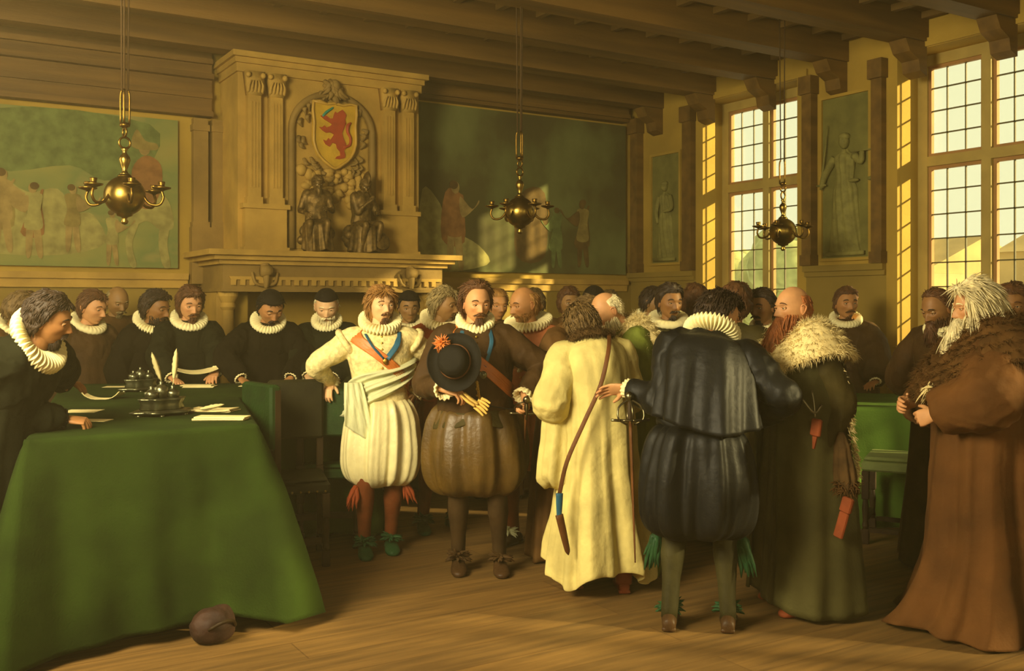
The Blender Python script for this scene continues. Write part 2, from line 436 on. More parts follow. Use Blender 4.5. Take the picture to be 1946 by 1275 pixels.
def figure(f, x, z, h, tunic, legs, face=1, dy=0.0, cloak=None, arm=0.3):
    """a robed painted figure, feet at z, built of overlapping brush patches"""
    k = [0]
    def pat(poly, mi):
        k[0] += 1; f.prism(sp(poly), -0.0040-dy-0.0006*k[0], -0.0004-dy, mi)
    if cloak is not None: pat([(x-0.16*h, z+0.30*h), (x-0.12*h*face, z+0.84*h), (x+0.08*h, z+0.82*h), (x+0.13*h, z+0.28*h)], cloak)
    pat([(x-0.09*h, z), (x-0.03*h, z), (x+0.0*h, z+0.45*h), (x-0.08*h, z+0.45*h)], legs)
    pat([(x+0.05*h, z), (x+0.12*h, z), (x+0.07*h, z+0.45*h), (x-0.01*h, z+0.45*h)], legs)
    pat([(x-0.11*h, z+0.36*h), (x+0.11*h, z+0.36*h), (x+0.09*h, z+0.62*h), (x+0.11*h, z+0.82*h), (x-0.10*h, z+0.82*h), (x-0.07*h, z+0.6*h)], tunic)
    pat([(x+face*0.07*h, z+0.80*h), (x+face*(0.10+arm*0.6)*h, z+(0.62+arm*0.2)*h), (x+face*(0.10+arm)*h, z+(0.66+arm*0.5)*h), (x+face*(0.08+arm)*h, z+(0.62+arm*0.4)*h), (x+face*0.10*h, z+0.56*h)], legs)
    pat(ellipse(x+0.01*h*face, z+0.90*h, 0.052*h, 0.07*h), legs)
    pat(ellipse(x-0.012*h*face, z+0.93*h, 0.055*h, 0.05*h), 4)
PM = [None, p_brown, p_red, p_flesh, p_dark, p_green, p_pale]
# left painting
lp = empty('wall_painting', (1.05, Y1-0.04, 1.95))
tag(lp, 'large faded green wall painting with a horseman, left of the fireplace', 'painting')
f = MB(); f.box(-0.62, 1.26, -0.012, 0, 0, 1.42)
f.build('painted_canvas', blend_mat('left painted landscape', [(0.30, srgb(150, 136, 72)), (0.44, srgb(134, 134, 70)), (0.54, srgb(112, 124, 68)), (0.62, srgb(150, 138, 78)), (0.72, srgb(166, 144, 90))]), lp, False)
f = MB()
def patch(poly, mi, d): f.prism(sp(poly), -0.0126-d, -0.0122, mi)
patch([(-0.3, 0.85), (-0.28, 1.38), (1.0, 1.36), (0.98, 0.95), (0.6, 0.8), (0.3, 0.92)], 5, 0.0003)
patch([(-0.62, 0.3), (-0.5, 0.62), (-0.3, 0.8), (-0.05, 0.66), (0.2, 0.7), (0.35, 0.5), (0.5, 0.48), (0.6, 0.22), (0.2, 0.1), (-0.4, 0.12)], 6, 0.0006)
figure(f, -0.25, 0.15, 0.72, 3, 3, 1, 0.013, 1); figure(f, 0.0, 0.10, 0.66, 6, 3, -1, 0.015, 2); figure(f, 0.32, 0.16, 0.6, 1, 3, 1, 0.017)
figure(f, -0.48, 0.12, 0.8, 1, 3, 1, 0.015, 6)
# horse and rider on the right of it
patch([(0.74, 0.45), (0.82, 0.68), (0.98, 0.74), (1.16, 0.66), (1.22, 0.40), (1.1, 0.36), (0.98, 0.44), (0.86, 0.40)], 6, 0.004)
patch([(0.84, 0.42), (0.90, 0.42), (0.84, 0.22), (0.88, 0.02), (0.82, 0.02), (0.78, 0.24)], 6, 0.0044)
patch([(1.10, 0.42), (1.18, 0.42), (1.16, 0.22), (1.19, 0.02), (1.12, 0.02), (1.08, 0.22)], 6, 0.0044)
patch([(0.72, 0.72), (0.78, 0.86), (0.88, 0.78), (0.92, 0.62), (0.80, 0.56)], 3, 0.0048)
patch([(0.86, 0.62), (0.84, 0.92), (0.96, 1.06), (1.10, 0.98), (1.10, 0.74), (1.0, 0.56)], 2, 0.0052)
patch(ellipse(0.95, 1.12, 0.05, 0.06), 3, 0.0056); patch([(0.84, 1.13), (0.88, 1.30), (0.96, 1.20), (1.06, 1.18), (1.06, 1.12)], 1, 0.006)
figure(f, 0.66, 0.04, 0.5, 6, 3, 1, 0.015)
f.build('painted_figures', [p_dark]+PM[1:], lp, False)
# right painting
rp = empty('wall_painting', (6.35, Y1-0.04, 1.97))
tag(rp, 'dark wall painting with a red-cloaked walking figure, right of the fireplace', 'painting')
f = MB(); f.box(-1.46, 1.42, -0.012, 0, 0, 1.86)
f.build('painted_canvas', blend_mat('right painted landscape', [(0.28, srgb(62, 54, 24)), (0.45, srgb(78, 76, 34)), (0.55, srgb(98, 104, 54)), (0.72, srgb(120, 126, 70))], (0.6, 1, 0.5)), rp, False)
f = MB()
patch([(-1.4, 0.05), (-1.42, 0.9), (-1.2, 0.75), (-1.1, 0.5), (-0.7, 0.3), (-0.6, 0.08)], 6, 0.0003)
figure(f, -1.02, 0.06, 0.98, 2, 3, 1, 0.013, 2, 0.22)
patch([(-0.2, 0.2), (-0.15, 0.9), (0.2, 0.95), (0.2, 0.2)], 4, 0.0003)
figure(f, 0.36, 0.10, 0.7, 5, 5, -1, 0.013, 5, 0.2); figure(f, 0.75, 0.12, 0.8, 1, 4, -1, 0.013, 4)
f.build('painted_figures', [p_dark]+PM[1:], rp, False)

# grey-green relief panels of the right wall
m_panel = mat('grey green panel', srgb(112, 108, 52), 0.85, var=0.2, vscale=5, bump=0.3, bscale=35)
m_relief = mat('pale green stone relief', srgb(128, 122, 62), 0.8, var=0.22, vscale=12, bump=0.4, bscale=50)
def wall_panel(y, w, z0, z1, label, justice):
    root = empty('relief_panel', (X1-0.002, y, z0), R(-90)); tag(root, label, 'wall panel')
    h = z1-z0
    f = MB(); f.box(-w/2, w/2, -0.012, 0, 0, h); f.build('panel', m_panel, root, False)
    f = MB()
    for a, b, c, d in ((-w/2-0.03, -w/2, -0.03, h+0.03), (w/2, w/2+0.03, -0.03, h+0.03), (-w/2, w/2, -0.03, 0), (-w/2, w/2, h, h+0.03)):
        f.box(a, b, -0.035, 0, c, d)
    f.build('panel_frame', m_wall, root, False)
    f = MB(); H = h*(0.74 if justice else 0.72); b0 = 0.05
    # draped standing figure in half relief
    rows = [(0.0, 0.17, 0.03), (0.1, 0.15, 0.045), (0.4, 0.125, 0.055), (0.52, 0.12, 0.05), (0.62, 0.085, 0.045), (0.72, 0.10, 0.05), (0.80, 0.115, 0.045), (0.835, 0.05, 0.03), (0.86, 0.03, 0.025)]
    A = resample(rows, 30); th = np.linspace(0, 2*pi, 48, endpoint=False)
    P = np.array([[(a*H*cos(t)*(1+0.05*sin(9*t+z*5)), -0.01+b*H*sin(t)*1.2*(1+0.18*sin(11*t+z*9)), b0+z*H) for t in th] for z, a, b in A])
    f.rings(P)
    f.ball((0, -0.035, b0+0.925*H), (0.045*H, 0.05*H, 0.062*H))
    f.ball((0, -0.03, b0+0.965*H), (0.052*H, 0.05*H, 0.035*H))
    if justice:
        f.tube([(-0.10*H, -0.03, b0+0.80*H), (-0.19*H, -0.05, b0+0.66*H), (-0.22*H, -0.06, b0+0.56*H)], [0.035*H, 0.028*H, 0.02*H])
        f.tube([(-0.225*H, -0.06, b0+0.54*H), (-0.16*H, -0.05, b0+1.08*H)], [0.012*H, 0.004*H], n=6)
        f.box(-0.27*H, -0.17*H, -0.07, -0.05, b0+0.57*H, b0+0.585*H)
        f.tube([(0.10*H, -0.03, b0+0.80*H), (0.18*H, -0.05, b0+0.74*H), (0.20*H, -0.06, b0+0.82*H)], [0.035*H, 0.028*H, 0.02*H])
        f.box(0.10*H, 0.30*H, -0.065, -0.055, b0+0.82*H, b0+0.83*H)
        for q in (0.11*H, 0.29*H):
            f.tube([(q, -0.06, b0+0.82*H), (q, -0.06, b0+0.60*H)], [0.003]*2, n=5)
            f.ball((q, -0.05, b0+0.59*H), (0.05*H, 0.03*H, 0.018*H))
    else:
        f.tube([(0.10*H, -0.03, b0+0.80*H), (0.15*H, -0.05, b0+0.64*H), (0.05*H, -0.08, b0+0.60*H)], [0.035*H, 0.028*H, 0.02*H])
        f.tube([(-0.10*H, -0.03, b0+0.80*H), (-0.14*H, -0.05, b0+0.62*H), (-0.10*H, -0.06, b0+0.46*H)], [0.035*H, 0.028*H, 0.02*H])
    f.box(-0.2*H, 0.2*H, -0.06, -0.012, 0.02, b0+0.01)
    f.build('relief_figure', m_relief, root)
wall_panel(6.50, 0.56, 2.06, 3.64, 'green-grey relief panel of a woman with sword and scales, between the two windows', True)
wall_panel(9.16, 0.50, 2.10, 3.40, 'dim narrow relief panel with a draped figure, left of the far window', False)

# ------------------------------------------------------------------ fireplace
fp = empty('fireplace', (3.62, Y1, 0)); tag(fp, 'tall stone fireplace with a carved overmantel rising to the ceiling', 'fireplace')
def fpart(name, mb, m=None, smooth=False, parent=None): return mb.build(name, m or m_stone, parent or fp, smooth)
YB = -0.038
def bxs(l, mi=0):
    f = MB()
    for b in l: f.box(*b, mi=mi)
    return f
fpart('chimney_breast', bxs([(-0.90, 0.98, -0.62, YB, 2.10, 3.78)]))
fpart('cornice', bxs([(-0.92, 1.00, -0.65, YB, 3.78, 3.86), (-0.94, 1.02, -0.68, YB, 3.86, 3.91), (-0.97, 1.05, -0.72, YB, 3.91, 3.962)]))
fpart('mantel_shelf', bxs([(-1.26, 1.30, -0.98, YB, 2.05, 2.10), (-1.20, 1.24, -0.93, YB, 2.01, 2.05), (-1.14, 1.18, -0.88, YB, 1.97, 2.01)]))
fpart('frieze', bxs([(-1.10, 1.14, -0.84, YB, 1.72, 1.97), (-1.12, 1.16, -0.86, YB, 1.72, 1.75)]), m_stone2)
for sx in (-1.02, 1.06):
    f = MB(); f.box(sx-0.10, sx+0.10, -0.80, YB, 0, 0.12)
    f.lathe([(0.085, 0.12), (0.085, 0.17), (0.065, 0.20), (0.062, 0.9), (0.052, 1.55), (0.07, 1.58), (0.06, 1.62), (0.09, 1.68), (0.09, 1.72)], 20, Matrix.Translation((sx, -0.72, 0)))
    f.box(sx-0.08, sx+0.08, -0.62, YB, 0.12, 1.72)
    fpart('mantel_column', f, m_stone, False)
fpart('firebox', bxs([(-0.92, 0.96, -0.12, YB, 0, 1.72), (-0.92, -0.80, -0.60, -0.12, 0, 1.72), (0.84, 0.96, -0.60, -0.12, 0, 1.72)]), m_wall)
for sx in (-0.72, 0.76):     # scroll brackets on the frieze
    f = MB()
    pts = [(sx, -0.86-0.05*sin(t*2.2), 1.96-0.20*t) for t in np.linspace(0, 1, 8)]
    f.tube(pts, np.linspace(0.045, 0.02, 8), n=12, flat=1.2)
    f.lathe([(0.05, -0.05), (0.06, 0), (0.05, 0.05)], 20, Matrix.Translation((sx, -0.90, 1.91)) @ Matrix.Rotation(R(90), 4, 'Y'))
    f.tube([(sx-0.12, -0.86, 1.90), (sx-0.09, -0.88, 1.80), (sx, -0.87, 1.78), (sx+0.09, -0.88, 1.80), (sx+0.12, -0.86, 1.90)], 0.015, n=8)
    fpart('scroll_bracket', f, m_stone2, True)
f = MB(); cb = [(-1.05, 1.86)]
for i in range(25):
    x = -1.03+i*0.085; cb += [(x, 1.83), (x, 1.78), (x+0.045, 1.78), (x+0.045, 1.83)]
cb += [(1.12, 1.83), (1.12, 1.86)]
f.prism(cb, -0.862, -0.841)
fpart('dentil_course', f, m_stone)
for xs, nm in ((-0.66, 0), (0.72, 1)):
    fpart('pilaster_pedestal', bxs([(xs-0.22, xs+0.22, -0.74, -0.62, 2.10, 2.14), (xs-0.20, xs+0.20, -0.72, -0.62, 2.14, 2.50), (xs-0.225, xs+0.225, -0.745, -0.62, 2.50, 2.545)]))
    for dx in (-0.105, 0.105):
        x = xs+dx
        f = MB(); f.box(x-0.075, x+0.075, -0.715, -0.62, 2.545, 2.61)
        f.box(x-0.062, x+0.062, -0.70, -0.62, 2.61, 3.56)
        for g in (-0.03, 0, 0.03): f.box(x+g-0.006, x+g+0.006, -0.708, -0.70, 2.70, 3.50)
        pil = fpart('pilaster', f)
        f = MB(); f.prism([(x-0.062, 3.56), (x+0.062, 3.56), (x+0.09, 3.78), (x-0.09, 3.78)], -0.73, -0.62)
        for k in range(5):
            q = x-0.066+k*0.033
            f.tube([(q, -0.715, 3.58), (q, -0.745, 3.64), (q*0.7+x*0.3, -0.755, 3.69)], [0.016, 0.014, 0.004], n=8)
        for sgn in (-1, 1): f.ball((x+sgn*0.07, -0.74, 3.74), (0.025, 0.03, 0.028))
        fpart('capital', f, m_stone, True, pil)
# round-headed niche surround
f = MB()
arc = [(0.03+0.42*cos(t), -0.65, 3.28+0.38*sin(t)) for t in np.linspace(0, pi, 20)]
pts = [(0.45, -0.65, 2.14), (0.45, -0.65, 2.8)]+arc+[(-0.39, -0.65, 2.8), (-0.39, -0.65, 2.14)]
f.tube(pts, 0.035, n=10, sub=1, up=(0, 1, 0))
fpart('arch_moulding', f, m_stone2, True)
f = MB(); f.prism([(0.41, 2.14), (0.41, 3.28)]+[(0.03+0.38*cos(t), 3.28+0.34*sin(t)) for t in np.linspace(0.1, pi-0.1, 16)]+[(-0.35, 3.28), (-0.35, 2.14)], -0.632, -0.6205)
fpart('niche_back', f, m_stone)
f = MB()   # carved crest and leaf work around the shield
rng = random.Random(3)
for k in range(46):
    a = rng.uniform(0, 2*pi); rr = rng.uniform(0.9, 1.15)
    x, z = 0.03+0.30*rr*cos(a), 3.24+0.40*rr*sin(a)
    f.tube([(x, -0.64, z), (x+0.05*cos(a+1.2), -0.68, z+0.05*sin(a+1.2)), (x+0.07*cos(a+2), -0.655, z+0.08*sin(a+2))], [0.02, 0.024, 0.006], n=8, flat=0.6)
for k in range(16):
    x = 0.03+rng.uniform(-0.10, 0.10); z = 3.70+rng.uniform(-0.05, 0.10)
    f.tube([(x, -0.66, z), (x*0.6, -0.72, z-0.05), (x*1.4, -0.70, z-0.10)], [0.02, 0.028, 0.008], n=8)
f.ball((0.03, -0.70, 3.74), (0.055, 0.05, 0.06))
fpart('carved_foliage', f, m_stone2, True)
f = MB()   # rocky carved mass behind the statues
for k in range(60):
    x = rng.uniform(-0.30, 0.36); z = rng.uniform(2.58, 2.92)
    f.ball((x, -0.66, z), (rng.uniform(0.03, 0.06), 0.045, rng.uniform(0.025, 0.06)), 8, 6)
fpart('carved_drapery', f, m_stone, True)
# coat of arms: gold shield with a red rampant lion and blue sword
m_gold = mat('old gold shield', srgb(196, 156, 46), 0.5, var=0.14, vscale=8, bump=0.3, bscale=40)
m_goldrim = mat('gold rim', srgb(190, 150, 62), 0.45, var=0.14, bump=0.2)
m_lion = mat('vermilion red', srgb(164, 66, 30), 0.6, var=0.12, vscale=14, bump=0.2)
m_sword = mat('blue green enamel', srgb(40, 132, 110), 0.5, var=0.1, bump=0.1)
ca = empty('coat_of_arms', (3.65, Y1-0.70, 3.26)); tag(ca, 'gold shield with a red rampant lion and blue sword above the mantel', 'coat of arms')
ca.parent = fp; ca.location = (0.03, -0.70, 3.26)
del ca['label'], ca['category']
def shield(s):
    return [(-0.225*s, 0.31*s), (-0.08*s, 0.295*s), (0, 0.31*s), (0.08*s, 0.295*s), (0.225*s, 0.31*s), (0.215*s, 0.1*s), (0.22*s, -0.08*s), (0.17*s, -0.21*s), (0.08*s, -0.29*s), (0, -0.335*s), (-0.08*s, -0.29*s), (-0.17*s, -0.21*s), (-0.22*s, -0.08*s), (-0.215*s, 0.1*s)]
f = MB(); f.prism(shield(1.0), 0, 0.05); f.build('shield', m_gold, ca, False)
f = MB(); sh = [(x, -0.008, z) for x, z in shield(0.99)]; f.tube(sh+[sh[0], sh[1]], 0.014, n=8, sub=2, up=(0, 1, 0)); f.build('shield_rim', m_goldrim, ca)
lion = [(0.05,0.235),(0.075,0.25),(0.10,0.225),(0.115,0.20),(0.10,0.16),(0.11,0.12),(0.085,0.06),(0.07,0.02),(0.085,-0.03),(0.11,-0.08),(0.115,-0.12),(0.09,-0.15),(0.105,-0.19),(0.10,-0.22),(0.05,-0.235),(0.00,-0.235),(0.02,-0.21),(0.055,-0.20),(0.05,-0.16),(0.02,-0.13),(0.01,-0.09),(-0.03,-0.08),(-0.06,-0.12),(-0.10,-0.10),(-0.12,-0.06),(-0.09,-0.07),(-0.07,-0.04),(-0.05,-0.06),(-0.03,-0.03),(-0.01,0.0),(-0.05,0.02),(-0.09,0.01),(-0.13,0.03),(-0.16,0.06),(-0.13,0.06),(-0.11,0.08),(-0.09,0.06),(-0.05,0.08),(-0.03,0.10),(-0.07,0.12),(-0.11,0.14),(-0.15,0.17),(-0.12,0.185),(-0.09,0.175),(-0.05,0.15),(-0.02,0.16),(-0.01,0.20),(0.0,0.225),(0.02,0.21)]
f = MB(); f.prism(lion, -0.014, 0.0); f.build('lion', m_lion, ca, False)
f = MB()
f.tube([(0.085, -0.008, -0.12), (0.15, -0.008, -0.09), (0.16, -0.008, -0.02), (0.13, -0.008, 0.04), (0.135, -0.008, 0.10), (0.165, -0.008, 0.13)], [0.012, 0.014, 0.014, 0.016, 0.02, 0.008], n=8)
f.build('lion_tail', m_lion, ca)
f = MB(); f.tube([(-0.13, -0.008, 0.165), (-0.09, -0.008, 0.21), (-0.03, -0.008, 0.255), (-0.02, -0.008, 0.27)], [0.012, 0.014, 0.010, 0.003], n=8); f.build('sword', m_sword, ca)

# ------------------------------------------------------------------ chandeliers
m_brass = mat('old brass', srgb(150, 124, 58), 0.30, var=0.15, vscale=12, bump=0.05, metal=1.0)
m_brassd = mat('tarnished brass', srgb(120, 92, 38), 0.36, var=0.2, vscale=20, bump=0.1, metal=1.0)
m_cord = mat('brown cord', srgb(70, 50, 20), 0.8, var=0.1, bump=0.0)
def chandelier(p, label):
    root = empty('chandelier', p, R(12)); tag(root, label, 'chandelier', 'brass ball chandeliers on long cords')
    f = MB(); f.lathe([(0.001, -0.175), (0.016, -0.17), (0.022, -0.155), (0.012, -0.14), (0.02, -0.13), (0.045, -0.122)]+[(0.12*sin(t), -0.12*cos(t)) for t in np.linspace(0.4, pi-0.35, 22)]+[(0.042, 0.118), (0.032, 0.13)], 36)
    f.build('globe', m_brass, root)
    f = MB(); f.lathe([(0.034, 0.125), (0.02, 0.14), (0.014, 0.155), (0.024, 0.185), (0.034, 0.215), (0.03, 0.235), (0.014, 0.255), (0.012, 0.27), (0.02, 0.28), (0.006, 0.295)], 20)
    st = f.build('baluster_stem', m_brass, root)
    f = MB()
    th = np.linspace(0, 2*pi, 24, endpoint=False); ph = np.linspace(0, 2*pi, 8, endpoint=False)
    for zc, rr, ax in ((0.32, 0.034, 0), (0.385, 0.026, 1)):
        P = np.array([[((rr+0.007*cos(b))*cos(a) if ax == 0 else 0.007*sin(b), 0.007*sin(b) if ax == 0 else (rr+0.007*cos(b))*cos(a), zc+(rr+0.007*cos(b))*sin(a)) for b in ph] for a in th])
        f.torus_grid(P)
    f.lathe([(0.012, 0.41), (0.03, 0.42), (0.03, 0.435), (0.014, 0.445)], 16)
    for a in (0, 2.09, 4.19): f.tube([(0.028*cos(a), 0.028*sin(a), 0.43), (0.03*cos(a), 0.03*sin(a), 0.60), (0.02*cos(a), 0.02*sin(a), 0.64)], 0.007, n=8)
    f.build('hanging_rings', m_brassd, root)
    for k in range(6):
        a = k*pi/3+0.3; ca_, sa = cos(a), sin(a)
        pr = [(0.10, 0.02), (0.145, -0.045), (0.205, -0.055), (0.232, -0.015), (0.222, 0.03)]
        g = MB(); g.tube([(0.09*ca_, 0.09*sa, 0.03)]+[(r*ca_, r*sa, z) for r, z in pr], 0.0085, n=8, sub=5)
        g.tube([(0.12*ca_, 0.12*sa, -0.02), (0.10*ca_, 0.10*sa, 0.0)], 0.005, n=6)
        arm = g.build('arm', m_brassd, root)
        g = MB(); g.lathe([(0.006, 0.02), (0.012, 0.03), (0.05, 0.042), (0.056, 0.05), (0.05, 0.052), (0.016, 0.046), (0.02, 0.075), (0.022, 0.085), (0.015, 0.086)], 18, Matrix.Translation((0.222*ca_, 0.222*sa, 0)))
        g.build('candle_pan', m_brassd, arm)
    f = MB(); top = (ZC-0.001-p[2])
    for a in (0, 2.09, 4.19): f.tube([(0.02*cos(a), 0.02*sin(a), 0.63), (0.03*cos(a), 0.03*sin(a), top)], 0.0055, n=6)
    f.build('suspension_cord', m_cord, root)
for px, t, py, lb in ((237, 6.0, 372, 'brass ball chandelier hanging at the left in front of the green wall painting'),
                      (988, 7.9, 403, 'brass ball chandelier hanging at the centre, right of the fireplace'),
                      (1488, 8.9, 440, 'brass ball chandelier hanging in front of the far window')):
    chandelier(at(px, t, zat(py, t)), lb)

# ------------------------------------------------------------------ houses and trees outside the windows
m_brick = mat('distant brick', srgb(190, 160, 110), 0.9, var=0.15, vscale=1.0, bump=0)  # haze outside is painted in by paler house colours
m_roof = mat('distant tiles', srgb(186, 158, 104), 0.9, var=0.15, vscale=1.0, bump=0)
m_tree = mat('distant foliage', srgb(172, 174, 118), 0.9, var=0.3, vscale=3, bump=0)
def house(x, y, w, d, h, label):
    root = empty('house', (x, y, -1.5)); tag(root, label, 'house')
    f = MB(); f.box(0, w, -d/2, d/2, 0, h); f.build('wall', m_brick, root, False)
    f = MB(); f.prism([(-0.2, h+0.002), (w+0.2, h+0.002), (w/2, h+1.2)], -d/2, d/2); f.build('roof', m_roof, root, False)
    for i in range(int(d//2.2)):
        f = MB(); f.box(-0.04, -0.002, -d/2+0.8+i*2.2, -d/2+1.7+i*2.2, 1.6, 3.2); f.build('house_window', m_lead, root, False)
house(24, 6.5, 6, 17, 4.4, 'ochre brick house with a tiled roof seen through the near window')
house(26, 24.5, 6, 12, 4.0, 'low ochre house seen through the far window')
def tree(x, y, h, r, label):
    root = empty('tree', (x, y, -1.5)); tag(root, label, 'tree')
    f = MB(); f.tube([(0, 0, 0), (0.1, 0, h*0.4), (0, 0.1, h*0.7)], [0.22, 0.16, 0.08], n=8); f.build('trunk', m_brick, root)
    f = MB(); rg = random.Random(int(x*7+y))
    for k in range(26):
        v = Vector((rg.gauss(0, 1), rg.gauss(0, 1), rg.gauss(0, 1))).normalized()*r*0.7
        f.ball((v.x, v.y, h*0.72+v.z*0.7), r*rg.uniform(0.28, 0.42), 9, 7)
    V, F_ = f.arrays(); V = V+fbm(V*1.5, 3)[:, None]*0.15
    g = MB(); g.add(V, F_); g.build('crown', m_tree, root)
tree(20, 17.5, 5.2, 1.9, 'round green tree seen through the right light of the far window')
tree(21, 21.5, 4.6, 1.6, 'paler round tree seen through the left light of the far window')
# ================================================================== TABLES, CHAIRS, THINGS ON THE TABLE
m_green = mat('green table baize', srgb(36, 51, 13), 0.95, var=0.35, vscale=2.2, bump=0.25, bscale=90, spec=0.1)
m_green2 = mat('green baize of the far table', srgb(78, 108, 40), 0.9, var=0.2, vscale=2.2, bump=0.2, bscale=90, spec=0.1)
m_oakd = mat('dark oak', srgb(50, 36, 17), 0.6, spec=0.2, var=0.25, vscale=5, bump=0.15)
m_gleather = mat('dark green leather', srgb(30, 54, 18), 0.6, spec=0.2, var=0.25, vscale=6, bump=0.25, bscale=50)
m_gleather2 = mat('brownish green leather', srgb(36, 34, 15), 0.65, spec=0.15, var=0.25, vscale=6, bump=0.25, bscale=50)
m_paleseat = mat('pale green seat cloth', srgb(120, 132, 74), 0.7, var=0.15, vscale=6, bump=0.15)
m_paper = mat('old paper', srgb(232, 214, 150), 0.8, var=0.08, vscale=12, bump=0.1, bscale=20)
m_silver = mat('pewter', srgb(120, 120, 92), 0.30, var=0.2, vscale=14, bump=0.1, metal=0.9)
m_feather = mat('quill feather', srgb(214, 200, 140), 0.8, var=0.1)
TZ = 1.0
def cloth(name, poly, z, hem, label, m, flare=0.10, seed=1, group=None, corner=0.16, open_=()):
    """cloth laid on a table: flat top, rounded edge, hanging folds, cones at the corners"""
    poly = [Vector((p[0], p[1])) for p in poly]; n = len(poly)
    per = []; nor = []; cw = []
    for i in range(n):
        a, b = poly[i], poly[(i+1) % n]; e = (b-a); L = e.length; e /= L; nn = Vector((e.y, -e.x))
        k = max(4, int(L/0.022))
        for j in range(k):
            s = j/k; per.append(a+(b-a)*s)
            d = min(s*L, (1-s)*L); w = max(0, 1-d/0.16)
            c = poly[i] if s < 0.5 else b
            prv = (a-poly[i-1]).normalized(); nxt = (poly[(i+2) % n]-b).normalized()
            o = (Vector((prv.y, -prv.x))+nn) if s < 0.5 else (Vector((nxt.y, -nxt.x))+nn)
            o.normalize(); q = (nn*(1-w*0.5)+o*w*0.5).normalized()
            nor.append(q); cw.append(w*w)
    per = np.array([tuple(p) for p in per]); nor = np.array([tuple(p) for p in nor]); cw = np.array(cw)
    s = np.arange(len(per))*0.022
    m_ = 46; P = []
    for r in range(m_+1):
        v = r/m_
        if r < 6:
            a = r/5*pi/2; out = -0.025+0.025*sin(a); zz = z-0.025+0.025*cos(a)
            off = np.full(len(per), out); Z = np.full(len(per), zz)
        else:
            d = (r-5)/(m_-5); D = z-0.025-hem
            ph = fbm(np.stack([s*1.1, s*0+d*0.7, s*0+seed], -1), seed, 2)*2.6
            fold = (np.sin(s*13+ph*3)*0.5+np.sin(s*5.3+ph*2+1)*0.6+0.3*np.sin(s*27+ph*4))*0.036*(d**0.8)
            fine = fbm(np.stack([s*5, s*0+d*3, s*0+seed+9.], -1), seed+2, 3)*0.014*min(1, d*4)
            off = flare*d+fold+fine+cw*corner*d**0.8
            Z = z-0.025-D*d + (0.05*fbm(np.stack([s*0.9, s*0, s*0+seed+3.], -1), seed+5, 2)-0.02*cw)*d
        P.append(np.stack([per[:, 0]+nor[:, 0]*off, per[:, 1]+nor[:, 1]*off, Z], -1))
    f = MB(); f.rings(np.array(P), (True, False))
    o = f.build(name, m, None, True)
    md = o.modifiers.new('thickness', 'SOLIDIFY'); md.thickness = 0.006; md.offset = -1
    tag(o, label, 'tablecloth', group)
    return o
def tb(px, t): v = at(px, t); return (v.x, v.y)
LT = [tb(45, 4.45), tb(492, 5.02), tb(458, 6.45), tb(668, 6.85), tb(672, 7.65), tb(118, 7.50)]
cloth('tablecloth', LT, TZ, 0.06, 'deep green cloth over the long council table in the left foreground', m_green, 0.09, 4, corner=0.22)
def table(poly, z, label, inset=0.10):
    c = Vector((sum(p[0] for p in poly)/len(poly), sum(p[1] for p in poly)/len(poly)))
    root = empty('table', (c.x, c.y, 0)); tag(root, label, 'table')
    P = [Vector(p)-c for p in poly]; n = len(P)
    def ins(d):
        out = []
        for i in range(n):
            e1 = (P[i]-P[i-1]).normalized(); e2 = (P[(i+1) % n]-P[i]).normalized()
            n1 = Vector((-e1.y, e1.x)); n2 = Vector((-e2.y, e2.x)); b = (n1+n2).normalized()
            out.append(P[i]+b*d/max(0.4, b.dot(n1)))
        return out
    def slab(q, z0, z1):
        f = MB(); V = [(p.x, p.y, z0) for p in q]+[(p.x, p.y, z1) for p in q]
        F = [tuple(range(n))[::-1], tuple(range(n, 2*n))]+[(i, (i+1) % n, (i+1) % n+n, i+n) for i in range(n)]
        f.add(V, F); return f
    slab(ins(0.035), z-0.05, z-0.012).build('tabletop', m_oakd, root, False)
    slab(ins(0.09), z-0.15, z-0.052).build('apron', m_oakd, root, False)
    for p in ins(0.16):
        f = MB(); f.lathe([(0.04, 0), (0.05, 0.04), (0.03, 0.08), (0.045, 0.25), (0.055, 0.42), (0.03, 0.55), (0.045, z-0.25), (0.045, z-0.152)], 16, Matrix.Translation((p.x, p.y, 0)))
        f.build('leg', m_oakd, root)
table(LT, TZ, 'council table hidden under the deep green cloth at the left')
RT = [tb(1560, 7.15), tb(1850, 7.2), tb(1850, 8.1), tb(1560, 8.35)]
cloth('tablecloth', RT, 0.86, 0.0, 'lighter green cloth over the small table at the right, behind the fur-collared man', m_green2, 0.04, 8)
table(RT, 0.86, 'small table hidden under the lighter green cloth at the right')

